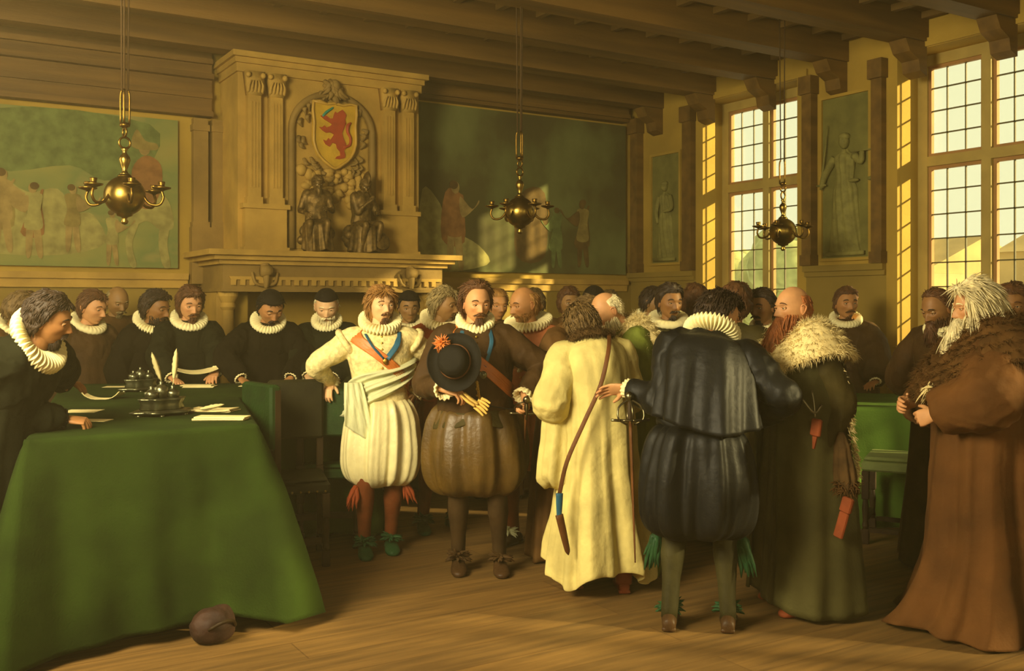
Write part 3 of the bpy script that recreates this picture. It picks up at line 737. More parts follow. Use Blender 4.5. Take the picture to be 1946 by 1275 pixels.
def chair(px, t, face, seat_z, top_z, w, d, label, ml, mf=m_oakd, group=None, seat=None):
    """square upholstered chair with nailed seat; face = angle its front is turned (0 = to the viewer)"""
    p = at(px, t)
    root = empty('chair', (p.x, p.y, 0), face-YAW-math.atan((px-973)/F_PX)); tag(root, label, 'chair', group)
    hw, hd = w/2, d/2
    for sx in (-1, 1):
        for sy in (-1, 1):
            x = sx*(hw-0.025); y = sy*(hd-0.025)
            f = MB()
            f.cham(x-0.024, x+0.024, y-0.024, y+0.024, 0, 0.10, 0.004)
            f.lathe([(0.016, 0.10), (0.024, 0.12), (0.018, 0.15), (0.024, 0.24), (0.016, 0.30)], 12, Matrix.Translation((x, y, 0)))
            f.cham(x-0.024, x+0.024, y-0.024, y+0.024, 0.30, (seat_z-0.07) if sy < 0 else seat_z+0.04, 0.004)
            if sy > 0: f.cham(x-0.022, x+0.022, y-0.022, y+0.022, seat_z+0.04, top_z-0.03, 0.004)
            f.build('leg', mf, root, False)
    for a in ((-hw+0.05, hw-0.05, -hd+0.012, -hd+0.034, 0.14, 0.18), (-hw+0.05, hw-0.05, hd-0.034, hd-0.012, 0.2, 0.24),
              (-hw+0.012, -hw+0.034, -hd+0.05, hd-0.05, 0.08, 0.11), (hw-0.034, hw-0.012, -hd+0.05, hd-0.05, 0.08, 0.11)):
        f = MB(); f.box(*a); f.build('stretcher', mf, root, False)
    f = MB(); f.cham(-hw, hw, -hd, hd-0.05, seat_z-0.07, seat_z-0.005, 0.012)
    s = f.build('seat', seat or ml, root, False)
    f = MB(); f.cham(-hw+0.015, hw-0.015, -hd+0.015, hd-0.06, seat_z-0.004, seat_z+0.025, 0.012); f.build('cushion', seat or ml, s, False)
    f = MB()
    for i in range(7):
        f.ball((-hw+0.03+(w-0.06)*i/6, -hd-0.002, seat_z-0.055), (0.008, 0.006, 0.008), 8, 5)
        f.ball((-hw-0.002, -hd+0.03+(d-0.12)*i/6, seat_z-0.055), (0.006, 0.008, 0.008), 8, 5)
    f.build('brass_nails', m_brass, s)
    f = MB(); f.cham(-hw+0.004, hw-0.004, hd-0.075, hd-0.002, seat_z+0.22, top_z, 0.014)
    b = f.build('backrest', ml, root, False)
    return root
chair(446, 6.05, R(-66), 0.50, 1.12, 0.42, 0.42, 'green leather chair seen edge-on against the corner of the long table', m_gleather, group=None)
chair(566, 6.25, R(4), 0.52, 1.12, 0.36, 0.46, 'dark high-backed chair with a brass-nailed seat facing the viewer, left of the man in white', m_gleather2)
chair(632, 6.72, R(172), 0.52, 1.05, 0.42, 0.42, 'green-backed chair on which the man in white rests his hand', m_gleather)
chair(1712, 6.75, R(-95), 0.56, 1.14, 0.44, 0.46, 'chair with a pale green seat standing at the right table', m_gleather, seat=m_paleseat)

# ---- inkstands, quills and papers
def inkstand(p, label, quills, s=1.0):
    root = empty('inkstand', p, R(14), s); tag(root, label, 'inkstand')
    f = MB(); th = np.linspace(0, 2*pi, 64, endpoint=False)
    rr = 1+0.10*np.cos(6*th)
    P = [[(a*r*cos(t), b*r*sin(t), z) for t, r in zip(th, rr)] for a, b, z in ((0.12, 0.08, 0.012), (0.145, 0.10, 0.018), (0.15, 0.105, 0.026), (0.13, 0.09, 0.032), (0.115, 0.078, 0.034))]
    f.rings(P); tray = f.build('tray', m_silver, root)
    for k in range(6):
        a = k*pi/3+0.2
        g = MB(); g.lathe([(0.004, 0.0), (0.012, 0.002), (0.013, 0.010), (0.007, 0.02)], 12, Matrix.Translation((0.13*cos(a), 0.088*sin(a), 0))); g.build('foot', m_silver, root)
    P = [[(a*r*cos(t), b*r*sin(t), z) for t, r in zip(th, rr)] for a, b, z in ((0.10, 0.066, 0.034), (0.105, 0.07, 0.04), (0.098, 0.064, 0.06), (0.108, 0.072, 0.082), (0.112, 0.076, 0.088), (0.09, 0.058, 0.089))]
    f = MB(); f.rings(P); f.build('body', m_silver, root)
    for (x, y, h) in ((-0.055, 0.0, 0.03), (0.0, 0.01, 0.05), (0.055, 0.0, 0.028)):
        g = MB(); g.lathe([(0.03, 0.089), (0.032, 0.089+h*0.5), (0.034, 0.089+h), (0.022, 0.094+h), (0.018, 0.1+h), (0.006, 0.105+h), (0.010, 0.115+h), (0.002, 0.122+h)], 20, Matrix.Translation((x, y, 0)))
        g.build('ink_pot', m_silver, root)
    for i, (x, y, dx, dy, L) in enumerate(quills):
        feather((x, y, 0.10), (dx, dy, 1), L, root, 'quill')
    return root
def feather(p, d, L, parent=None, name='quill', label=None):
    d = Vector(d).normalized(); p = Vector(p)
    side = d.cross(Vector((0.2, 1, 0.1))).normalized(); c = []
    for k in range(7):
        s = k/6; c.append(p+d*L*s+side*0.10*L*s*s)
    f = MB(); f.tube([tuple(v) for v in c], np.linspace(0.0022, 0.0008, 7), n=6)
    nn = d.cross(side)
    P = []
    for k in range(14):
        s = 0.35+0.65*k/13; q = p+d*L*s+side*0.10*L*s*s
        w = 0.075*L*sin(pi*min(1, (k+0.6)/13.6))**0.6*(1+0.12*sin(k*2.4))
        P.append([tuple(q+side*w), tuple(q+nn*0.0015), tuple(q-side*w*0.7), tuple(q-nn*0.0015)])
    f.rings(P)
    o = f.build(name, m_feather, parent)
    if label: tag(o, label, 'quill')
    return o
inkstand(tuple(at(308, 5.42, TZ)), 'ornate pewter inkstand with two quills on the near part of the long table', [(0.045, 0.0, 0.30, 0.1, 0.23), (0.02, 0.02, -0.18, 0, 0.22)], 1.12)
inkstand(tuple(at(268, 6.9, TZ)), 'smaller dim inkstand near the far edge of the long table', [], 1.0)
def papers(px, t, w, d, rz, n, label, name='paper', cat='paper', thick=0.003, fold=0.0, seed=0, group=None, z0=0.0):
    p = at(px, t); rg = random.Random(seed)
    f = MB(); z = 0.0015
    for i in range(n):
        M = Matrix.Translation((rg.uniform(-0.01, 0.01), rg.uniform(-0.01, 0.01), z)) @ Matrix.Rotation(rg.uniform(-0.05, 0.05), 4, 'Z')
        m_ = 12; P = []
        for k in range(m_):
            x = -w/2+w*k/(m_-1); c = fold*(abs(x)/(w/2))**3
            P.append([(x, -d/2, c), (x, d/2, c*0.6), (x, d/2, c*0.6+thick*0.8), (x, -d/2, c+thick*0.8)])
        P = np.array(P); P = xf(M, P.reshape(-1, 3)).reshape(P.shape); f.rings(P); z += thick
    o = f.build(name, m_paper, None, False); o.location = (p.x, p.y, TZ+z0); o.rotation_euler = (0, 0, rz-YAW)
    tag(o, label, cat, group); return o
papers(421, 5.20, 0.27, 0.10, R(-2), 3, 'folded cream papers lying at the near right corner of the long table', thick=0.008, seed=1)
papers(405, 5.62, 0.24, 0.16, R(-3), 4, 'loose stack of pale papers with a quill on it, right of the inkstand', thick=0.004, fold=0.008, seed=2)
feather(tuple(at(355, 5.50, TZ+0.02)), (0.95, -0.28, 0.05), 0.20, None, 'quill', 'white quill lying on the loose stack of papers')
papers(176, 5.16, 0.17, 0.10, R(-3), 2, 'short cream paper beside the hand of the dark man leaning on the table', thick=0.004, seed=3)
papers(160, 5.62, 0.19, 0.16, R(2), 2, 'dim flat sheets behind the short cream paper', thick=0.003, seed=4)
papers(378, 7.2, 0.22, 0.11, R(0), 3, 'closed pale booklet in front of the man reading a curved sheet', 'booklet', 'booklet', 0.008, seed=5)
papers(230, 7.25, 0.22, 0.12, R(4), 2, 'pale sheet lying left of the dim inkstand', thick=0.003, seed=6)
papers(476, 7.3, 0.14, 0.10, R(4), 2, 'small sheet under the hands of the man in the skullcap', thick=0.004, seed=7)

papers(196, 6.35, 0.24, 0.11, R(4), 2, 'curling white sheet in front of the far hand of the leaning man', thick=0.003, fold=0.05, seed=8)

# dark round bag on the floor under the hem of the tablecloth
f = MB(); rows = [(0.0, 0.09, 0.08), (0.03, 0.145, 0.12), (0.10, 0.165, 0.13), (0.17, 0.15, 0.12), (0.22, 0.09, 0.08), (0.25, 0.03, 0.03)]
A = resample(rows, 24); th = np.linspace(0, 2*pi, 48, endpoint=False)
f.rings([[(a*cos(t), b*sin(t), z) for t in th] for z, a, b in A])
V, F_ = f.arrays(); V = V+np.array(V)*0.14*fbm(V*9, 4)[:, None]; V[:, 2] = np.maximum(V[:, 2], 0)
root = empty('leather_bag', tuple(at(405, 4.75)), 0.3, 0.68); tag(root, 'dark brown rounded leather bag on the floor by the tablecloth hem', 'bag')
g = MB(); g.add(V, F_); g.build('pouch', mat('dark brown leather', srgb(50, 28, 15), 0.7, var=0.3, vscale=7, bump=0.4, bscale=25), root)
g = MB(); g.tube([(-0.10, -0.10, 0.12), (-0.03, -0.165, 0.17), (0.06, -0.155, 0.16), (0.12, -0.09, 0.10)], 0.012, n=8); g.build('strap', m_oakd, root)
# ================================================================== PEOPLE
def skin_mat(name, col, spec=0.35):
    m = bpy.data.materials.new(name); m.use_nodes = True
    nt = m.node_tree; N = nt.nodes; L = nt.links; b = N['Principled BSDF']
    b.inputs['Roughness'].default_value = 0.55; b.inputs['Specular IOR Level'].default_value = spec
    b.inputs['Subsurface Weight'].default_value = 0.0
    at_ = N.new('ShaderNodeAttribute'); at_.attribute_name = 'flush'
    n = N.new('ShaderNodeTexNoise'); n.inputs['Scale'].default_value = 14; n.inputs['Detail'].default_value = 4
    tc = N.new('ShaderNodeTexCoord'); L.new(tc.outputs['Object'], n.inputs[0])
    mx = N.new('ShaderNodeMix'); mx.data_type = 'RGBA'
    mx.inputs[6].default_value = (*col, 1); mx.inputs[7].default_value = (col[0]*0.84, col[1]*0.56, col[2]*0.48, 1)
    L.new(at_.outputs['Fac'], mx.inputs[0])
    r = N.new('ShaderNodeMapRange'); r.inputs[1].default_value = 0.3; r.inputs[2].default_value = 0.7; r.inputs[3].default_value = 0.85; r.inputs[4].default_value = 1.12
    L.new(n.outputs[0], r.inputs[0])
    mm = N.new('ShaderNodeVectorMath'); mm.operation = 'SCALE'; L.new(mx.outputs[2], mm.inputs[0]); L.new(r.outputs[0], mm.inputs['Scale'])
    L.new(mm.outputs[0], b.inputs['Base Color'])
    return m
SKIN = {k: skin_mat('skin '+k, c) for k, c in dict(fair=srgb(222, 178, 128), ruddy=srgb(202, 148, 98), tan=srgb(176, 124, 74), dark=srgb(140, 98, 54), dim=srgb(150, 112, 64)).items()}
m_eye = mat('eyeball', srgb(206, 190, 150), 0.3, var=0.03, bump=0); m_iris = mat('iris', srgb(34, 24, 12), 0.3, var=0.1, bump=0)
def hmat(n, c): return mat('hair '+n, c, 0.6, var=0.3, vscale=40, bump=0.35, bscale=120, stretch=(1, 1, 0.35))
HAIR = {k: hmat(k, c) for k, c in dict(brown=srgb(84, 54, 26), dark=srgb(46, 32, 18), black=srgb(26, 20, 12), blond=srgb(168, 128, 62), gold=srgb(146, 104, 50),
        grey=srgb(140, 122, 78), white=srgb(222, 208, 160), red=srgb(160, 96, 50), auburn=srgb(88, 56, 28), greybrown=srgb(100, 78, 42)).items()}
def fab(n, c, rough=0.7, **k):
    a = dict(var=0.24, vscale=7, bump=0.3, bscale=45, spec=0.15); a.update(k)
    return mat(n, c, rough, **a)
B_ = dict(
    black=fab('black wool', srgb(24, 20, 11), 0.85, spec=0.05), blackgreen=fab('greenish black cloth', srgb(28, 29, 17), 0.85, spec=0.05), satin=fab('blue-black satin', srgb(13, 14, 13), 0.55, spec=0.22, bump=0.3, bscale=30),
    brown=fab('dark brown cloth', srgb(66, 46, 22)), midbrown=fab('mid brown cloth', srgb(92, 64, 30)), olive=fab('olive brown cloth', srgb(62, 54, 24)),
    bronze=fab('bronze brown silk', srgb(84, 62, 20), 0.45, spec=0.5), white=fab('ivory silk', srgb(226, 214, 158), 0.42, spec=0.5, var=0.12),
    whitebro=fab('ivory brocade', srgb(226, 208, 146), 0.55, var=0.2, vscale=38, bump=0.5, bscale=60), cream=fab('cream woollen robe', srgb(208, 192, 120), 0.75, var=0.18, vscale=5, bump=0.5, bscale=26),
    pale=fab('pale green-white silk', srgb(204, 204, 158), 0.45, var=0.12), ruff=fab('starched linen', srgb(240, 228, 172), 0.7, var=0.06, bump=0.15),
    orange=fab('orange silk', srgb(196, 112, 46), 0.45, var=0.18, spec=0.5), blue=fab('blue ribbon', srgb(44, 92, 116), 0.4), red=fab('brick red cloth', srgb(146, 66, 32), 0.6),
    pink=fab('salmon silk', srgb(200, 124, 78), 0.5, var=0.18), redhose=fab('red-brown hose', srgb(112, 58, 28), 0.65), darkhose=fab('dark brown hose', srgb(58, 42, 22), 0.65),
    greenhose=fab('green-brown hose', srgb(56, 52, 26), 0.65), shoe=fab('brown shoe leather', srgb(64, 44, 24), 0.45), greenshoe=fab('green shoe silk', srgb(38, 76, 44), 0.45),
    furw=fab('white fur', srgb(232, 212, 150), 0.9, var=0.15, vscale=20), furb=fab('brown fur', srgb(86, 58, 26), 0.9, var=0.3, vscale=14), furd=fab('dark brown fur', srgb(72, 52, 26), 0.9, var=0.3, vscale=14),
    russet=fab('russet woollen robe', srgb(88, 56, 24), 0.85, vscale=2.5, var=0.4), greencloak=fab('grey-green cloak', srgb(70, 66, 34), 0.75, var=0.3, vscale=3), greencoat=fab('moss green coat', srgb(102, 112, 42), 0.7),
    lace=fab('lace', srgb(236, 222, 166), 0.8, var=0.1, bump=0.5), redleather=fab('red leather', srgb(128, 62, 32), 0.65), gold=mat('gold chain', srgb(214, 170, 70), 0.3, var=0.1, bump=0, metal=1.0),
    steel=mat('dark steel', srgb(120, 112, 84), 0.3, var=0.1, bump=0, metal=1.0), glove=fab('yellow kid leather', srgb(214, 178, 92), 0.6), scab=fab('scabbard leather', srgb(92, 56, 26), 0.5),
    feltb=fab('black felt', srgb(20, 18, 12), 0.75), skull=fab('black cap cloth', srgb(28, 22, 14), 0.8))

# ------------------------------------------------------------------ hands (right angle at every joint, fused once per pose)
HANDS = {}
def hand_geo(curl, spread=0.10, voxel=0.0032, thumb=0.0):
    key = (round(curl, 2), round(spread, 2), voxel, thumb)
    if key in HANDS: return HANDS[key]
    f = MB(); th = np.linspace(0, 2*pi, 20, endpoint=False)
    rows = [(-0.03, 0.025, 0.020, 0), (0.0, 0.026, 0.019, 0), (0.02, 0.033, 0.018, 0), (0.05, 0.040, 0.016, 0.001), (0.08, 0.043, 0.0135, 0.001), (0.098, 0.040, 0.011, 0)]
    f.rings([[(a*cos(t)+dx, y, b*sin(t)) for t in th][::-1] for y, a, b, dx in rows])
    def finger(x, y, L, r, sp, c, fl=1.0):
        p = np.array([x, y-0.012, 0.0]); pts = [p]; ang = 0.15*c
        for seg, q in ((0.012+L*0.0, 0.2), (L*0.46, 1.0), (L*0.30, 1.1), (L*0.24, 0.8)):
            ang += c*q*fl
            p = p+seg*np.array([sin(sp)*cos(ang), cos(sp)*cos(ang), -sin(ang)]); pts.append(p)
        f.tube(pts, [r*1.1, r*1.08, r, r*0.92, r*0.62], n=10, sub=3)
    finger(0.030, 0.096, 0.074, 0.0092, spread*0.9, curl*0.85); finger(0.010, 0.099, 0.082, 0.0094, spread*0.25, curl)
    finger(-0.010, 0.097, 0.076, 0.0090, -spread*0.4, curl*1.05); finger(-0.029, 0.090, 0.060, 0.0078, -spread*1.1, curl*1.1)
    a = 0.75-thumb
    f.tube([(0.012, 0.018, -0.004), (0.034, 0.042, -0.012), (0.034+0.032*sin(a), 0.042+0.032*cos(a), -0.016-0.012*curl), (0.034+0.058*sin(a-0.2*curl), 0.042+0.058*cos(a-0.2), -0.018-0.030*curl)], [0.013, 0.0135, 0.0108, 0.0075], n=10, sub=3)
    HANDS[key] = fuse(f, voxel, 2)
    return HANDS[key]
def ik(a, t, l1, l2, pole):
    a = Vector(a); t = Vector(t); d = t-a; L = d.length
    if L > (l1+l2)*0.995: t = a+d.normalized()*(l1+l2)*0.995; d = t-a; L = d.length
    u = d/L; x = (l1*l1-l2*l2+L*L)/(2*L); h = math.sqrt(max(0, l1*l1-x*x))
    p = Vector(pole); p = (p-u*p.dot(u)).normalized()
    return a+u*x+p*h, t

# ------------------------------------------------------------------ head
def head_points(res, k):
    """surface of a head facing -Y; k: shape parameters. returns rings (m,n,3) and flush (m,n)"""
    n, m = res
    u = np.linspace(-pi, pi, n, endpoint=False); ph = u-0.52*np.sin(u)       # denser around the face (u = 0 is the face)
    v = np.linspace(0.02, pi-0.02, m)
    PH, TH = np.meshgrid(ph, v)
    nx = np.sin(TH)*np.sin(PH); ny = -np.sin(TH)*np.cos(PH); nz = -np.cos(TH)
    w = k.get('width', 1.0)
    x = 0.076*w*np.sign(nx)*np.abs(nx)**0.92; y = 0.096*np.sign(ny)*np.abs(ny)**0.92; z = 0.120*np.sign(nz)*np.abs(nz)**0.95
    lo = np.clip(-z/0.12, 0, 1)
    x *= 1-0.36*lo**1.6*(1-0.25*k.get('jaw', 0)); front = ny < 0
    y = np.where(front, y*(1-0.10*lo**2), y*(1-0.55*lo**1.3))
    y = np.where(front, y*(1-0.16*np.clip(z/0.12, 0, 1)**2), y*1.04)
    x *= 1-0.05*np.clip(-ny, 0, 1)**2*(z > 0)
    y0 = y.copy(); fw = sst(0.15, 0.6, -ny)
    G = lambda cx, cz, sx, sz: np.exp(-((np.abs(x)-cx)/sx)**2-((z-cz)/sz)**2)
    G1 = lambda cz, sx, sz: np.exp(-(x/sx)**2-((z-cz)/sz)**2)
    d = np.zeros_like(x)
    d += 0.0055*k.get('brow', 1)*(G(0.030, 0.026, 0.022, 0.009)+0.6*G1(0.024, 0.02, 0.010))
    d -= 0.0125*(G(0.033, 0.006, 0.017, 0.0125))
    d -= 0.004*G1(0.008, 0.010, 0.010)
    d += 0.0045*G(0.050, -0.020, 0.016, 0.016)
    d -= 0.005*G(0.046, -0.058, 0.018, 0.022)*(1+k.get('gaunt', 0))
    nl = k.get('nose', 1.0)
    prof = np.clip((0.016-z)/0.052, 0, 1)**1.15*sst(-0.048, -0.036, z)
    d += 0.0245*nl*prof*np.exp(-(x/(0.0085+0.0065*np.clip((0.01-z)/0.05, 0, 1)))**2)
    d += 0.009*G(0.0135, -0.036, 0.0062, 0.0065)
    d += 0.0062*G1(-0.060, 0.022, 0.0052)+0.0068*G1(-0.0715, 0.019, 0.0055)-0.0052*G1(-0.0655, 0.024, 0.0022)
    d -= 0.004*G1(-0.081, 0.022, 0.006)
    d += 0.011*k.get('chin', 1)*G1(-0.100, 0.022, 0.014)
    d += 0.003*G1(0.06, 0.05, 0.03)
    y = y-d*fw
    fl = (0.75*G1(-0.066, 0.021, 0.0085)+0.35*G(0.046, -0.028, 0.018, 0.018)+0.40*G1(-0.034, 0.014, 0.012)+0.32*G(0.033, 0.006, 0.016, 0.012))*fw
    return np.stack([x, y, z], -1), np.clip(fl, 0, 1), (nx, ny, nz)

def locks(f, P0, D, L, r, bend=None, n=4, seg=4, mi=0, grav=0.3, curl=0.0, seed=0, jitter=0.25):
    """many tapered locks of hair"""
    rs = np.random.RandomState(seed); K = len(P0)
    P0 = np.asarray(P0, float); D = np.asarray(D, float)+rs.normal(0, jitter, (K, 3)); D /= np.linalg.norm(D, axis=1)[:, None]+1e-9
    L = np.asarray(L)*np.ones(K)*(1+rs.uniform(-0.25, 0.25, K)); r = r*np.ones(K)*(1+rs.uniform(-0.3, 0.3, K))
    side = rs.normal(0, 1, (K, 3)); ph = rs.uniform(0, 6.28, K)
    pts = [P0]; d = D.copy(); p = P0.copy()
    for s in range(seg):
        d = d+np.array([0, 0, -grav])/seg*2
        if bend is not None: d = d+np.asarray(bend)/seg
        d = d+side*(curl*np.sin(ph+s*2.2))[:, None]
        d /= np.linalg.norm(d, axis=1)[:, None]; p = p+d*(L/seg)[:, None]; pts.append(p)
    pts = np.array(pts)                                    # seg+1,K,3
    rad = r[None, :]*np.array([1.0, 1.1, 0.9, 0.6, 0.12] if seg == 4 else np.linspace(1, 0.12, seg+1))[:, None]
    ref = rs.normal(0, 1, (K, 3)); u = np.cross(D, ref); u /= np.linalg.norm(u, axis=1)[:, None]+1e-9; w = np.cross(D, u)
    A = np.linspace(0, 2*pi, n, endpoint=False)
    V = pts[:, :, None, :]+rad[:, :, None, None]*(np.cos(A)[None, None, :, None]*u[None, :, None, :]+np.sin(A)[None, None, :, None]*w[None, :, None, :])
    V = V.transpose(1, 0, 2, 3).reshape(-1, 3)             # K,seg+1,n
    base = (np.arange(K)*(seg+1)*n)[:, None]
    q = []
    for s in range(seg):
        for a in range(n):
            b = (a+1) % n; q.append([s*n+a, s*n+b, (s+1)*n+b, (s+1)*n+a])
    q = np.array(q)
    F = (base[:, None, :]+q[None]).reshape(-1, 4).tolist()
    F += (base+np.arange(n)[::-1][None]).tolist() + (base+(seg*n+np.arange(n))[None]).tolist()
    f.add(V, F, mi)
class Person: pass

TORSO = [(0.93, 0.160, 0.118, 0.0), (1.00, 0.158, 0.112, 0.0), (1.08, 0.145, 0.105, -0.004), (1.18, 0.158, 0.112, -0.006), (1.28, 0.178, 0.122, -0.004),
         (1.36, 0.188, 0.118, 0.0), (1.415, 0.178, 0.100, 0.006), (1.45, 0.135, 0.082, 0.010), (1.475, 0.085, 0.068, 0.010), (1.50, 0.062, 0.062, 0.008)]
def torso_at(z, g=1.0, belly=0.0):
    A = np.array(TORSO)
    a = np.interp(z, A[:, 0], A[:, 1])*g; b = np.interp(z, A[:, 0], A[:, 2])*g; y = np.interp(z, A[:, 0], A[:, 3])
    k = belly*np.exp(-((np.asarray(z)-1.06)/0.14)**2)
    return a*(1+0.35*k), b*(1+k), y-0.6*k*b

def person(label, px, t, top=None, face=0.0, S=None, lean=0.0, side=0.0, twist=0.0, hyaw=0.0, hpitch=0.0, htilt=0.0, skin='fair', hs=1.0,
           girth=1.0, belly=0.0, handL=None, handR=None, poleL=None, poleR=None, curlL=0.35, curlR=0.35, dirL=None, dirR=None, palmL=None, palmR=None,
           feet=((0.12, -0.02), (-0.12, 0.03)), stoop=0.0, res=0, pelvis=0.0, headk=None, seed=1, group=None, cat='person', name='person', z0=0.0, neck=0.0, thumb=0.0, at_xy=None):
    """builds the body; lean/side/twist in degrees; face 0 = towards the viewer, + = turned to the right of the picture"""
    p = Person(); p.seed = seed; p.res = res
    p.lean, p.side, p.twist, p.stoop = R(lean), R(side), R(twist), R(stoop)
    pz = 0.93+pelvis
    def bend(V):
        V = np.array(V, float).reshape(-1, 3).copy(); z = V[:, 2]
        out = V.copy()
        # progressive rotation along the spine, integrated segment by segment
        hinge = [(0.95, 0.30), (1.08, 0.30), (1.20, 0.20), (1.32, 0.20)]
        M = Matrix.Identity(4); seq = []
        for h, w in hinge:
            T = Matrix.Translation((0, 0, h)); Rm = Matrix.Rotation(p.twist*w, 4, 'Z') @ Matrix.Rotation(p.side*w, 4, 'Y') @ Matrix.Rotation((p.lean+p.stoop*(0 if h < 1.1 else 1))*w, 4, 'X')
            M = M @ T @ Rm @ T.inverted(); seq.append((h, M.copy()))
        T = Matrix.Translation((0, 0, 1.45)); M2 = M @ T @ Matrix.Rotation(p.stoop*0.5, 4, 'X') @ T.inverted(); seq.append((1.45, M2))
        prev = V.copy()
        for h, Mk in seq:
            Q = xf(Mk, V); k = sst(h-0.07, h+0.07, z)[:, None]
            prev = prev*(1-k)+Q*k
        prev[:, 2] += pelvis
        return prev
    p.bend = bend
    p.Mneck = None
    # basis of the neck
    e = bend([(0, 0, 1.60), (0.1, 0, 1.60), (0, 0.1, 1.60), (0, 0, 1.70)])
    X = Vector(e[1]-e[0]).normalized(); Z = Vector(e[3]-e[0]).normalized(); Y = Z.cross(X)
    Rb = Matrix((X, Y, Z)).transposed().to_4x4()
    nb = bend([(0, 0.012, 1.475)])[0]
    Rh = Rb @ Matrix.Rotation(R(hyaw), 4, 'Z') @ Matrix.Rotation(R(htilt), 4, 'Y') @ Matrix.Rotation(R(hpitch), 4, 'X')
    pv = Vector(nb)+Rb.to_3x3() @ Vector((0, -0.015, 0.045+neck))
    p.Mh = Matrix.Translation(pv) @ Rh @ Matrix.Translation((0, -0.016, 0.100*hs)) @ Matrix.Scale(hs, 4)
    p.Mn = Matrix.Translation(Vector(nb)) @ Rb
    ztop = max((p.Mh @ Vector((0, y_, z_))).z for y_, z_ in ((0, 0.125), (-0.05, 0.11), (0.06, 0.10), (0.09, 0.05)))
    if S is None: S = (zat(top, t)-z0)/ztop
    p.S = S
    loc = at(px, t, z0) if at_xy is None else Vector((at_xy[0], at_xy[1], z0))
    rz = R(face)-YAW-(math.atan((px-973)/F_PX) if at_xy is None or px else 0)
    p.rz = rz
    MW = (Matrix.Translation(loc) @ Matrix.Rotation(rz, 4, 'Z') @ Matrix.Scale(S, 4)); p.MW = MW; MI = MW.inverted()
    if handL and handL[0] == 'w': handL = tuple(MI @ at(*handL[1:]))
    if handR and handR[0] == 'w': handR = tuple(MI @ at(*handR[1:]))
    p.root = empty(name, loc, rz, S); tag(p.root, label, cat, group)
    L = lambda q: q
    # limbs
    sh = bend([(0.172, 0.006, 1.405), (-0.172, 0.006, 1.405)]); p.sh = sh
    p.arm = []
    defs = [(0.27, -0.05, 0.86), (-0.27, -0.05, 0.86)]
    for i, (sx, h, pole, dr, pm, cu) in enumerate(((1, handL, poleL, dirL, palmL, curlL), (-1, handR, poleR, dirR, palmR, curlR))):
        if h is None: h = defs[i]
        el, wr = ik(sh[i], h, 0.30, 0.265, pole or (sx*0.5, 1.0, -0.2))
        fd = Vector(dr).normalized() if dr else (wr-el).normalized()
        pn = Vector(pm) if pm else Vector((-sx*1.0, 0.2, -0.3))
        p.arm.append((Vector(sh[i]), el, wr, fd, pn, cu))
    p.leg = []
    for i, sx in enumerate((1, -1)):
        hip = Vector((sx*0.085, 0, 0.90+pelvis)); fx, fy = feet[i][:2]; fz = feet[i][2] if len(feet[i]) > 2 else 0
        kn, an = ik(hip, (fx, fy+0.03, 0.085+fz), 0.418, 0.412, (sx*0.15, -1, 0))
        p.leg.append((hip, kn, an, R(feet[i][3]) if len(feet[i]) > 3 else sx*0.25))
    # body: trunk, arms, legs and neck grown into one surface, then head and hands
    f = MB(); th = np.linspace(0, 2*pi, 24, endpoint=False)
    A = resample([r for r in TORSO], 24); P = []
    for z, a, b, yy in A:
        a2, b2, y2 = torso_at(z, girth*0.90, belly); P.append([(a2*cos(t_), b2*sin(t_)+y2, z) for t_ in th])
    P = np.array(P); f.rings(bend(P.reshape(-1, 3)).reshape(P.shape))
    f.tube([nb-np.array(Rb.to_3x3() @ Vector((0, 0, 0.05))), np.array(pv), np.array(p.Mh @ Vector((0, 0.02, -0.03)))], [0.058, 0.054, 0.052], n=14)
    for s_, e_, w_, fd, pn, cu in p.arm:
        f.tube([s_, s_.lerp(e_, 0.5), e_, e_.lerp(w_, 0.4), w_], [0.05, 0.045, 0.037, 0.038, 0.024], n=10)
    for h_, k_, a_, yw in p.leg:
        f.tube([h_, h_.lerp(k_, 0.5), k_, k_.lerp(a_, 0.35), a_], [0.088, 0.075, 0.054, 0.056, 0.034], n=12)
    V, F = fuse(f, 0.016, 2)
    g = MB(); g.add(V, F); fl = [np.zeros(len(V))]
    hk = headk or {}
    rs = {0: (112, 84), 1: (80, 60), 2: (56, 44)}[res]
    HP, FL, nn = head_points(rs, hk); p.HP = HP; p.nn = nn
    g.rings(xf(p.Mh, HP.reshape(-1, 3)).reshape(HP.shape)); fl.append(FL.ravel())
    for sx in (-1, 1):      # ears
        e_ = MB(); e_.ball((sx*0.076, 0.012, -0.006), (0.009, 0.017, 0.030), 12, 10)
        e_.tube([(sx*0.078, 0.008, -0.032), (sx*0.084, 0.022, -0.01), (sx*0.086, 0.026, 0.012), (sx*0.082, 0.010, 0.022), (sx*0.078, 0.000, 0.012)], 0.0045, n=6)
        Ve, Fe = e_.arrays(); g.add(xf(p.Mh, Ve), Fe); fl.append(np.full(len(Ve), 0.35))
    hv = 0.0034 if res == 0 else 0.0055
    for i, (s_, e_, w_, fd, pn, cu) in enumerate(p.arm):
        Vh, Fh = hand_geo(cu, voxel=hv, thumb=thumb); Vh = Vh.copy()
        if i == 1: Vh[:, 0] *= -1; Fh = [q[::-1] for q in Fh]
        Yv = fd; Zv = (-pn); Zv = (Zv-Yv*Zv.dot(Yv)).normalized(); Xv = Yv.cross(Zv)
        M = Matrix.Translation(w_) @ Matrix((Xv, Yv, Zv)).transposed().to_4x4()
        g.add(xf(M, Vh), Fh); fl.append(np.clip(0.25*sst(0.05, 0.16, Vh[:, 1]), 0, 1))
    body = g.build('body', SKIN[skin], p.root)
    at_ = body.data.attributes.new('flush', 'FLOAT', 'POINT'); at_.data.foreach_set('value', np.concatenate(fl))
    p.body = body
    # eyes
    f = MB()
    gaze = hk.get('gaze', (0, 0))
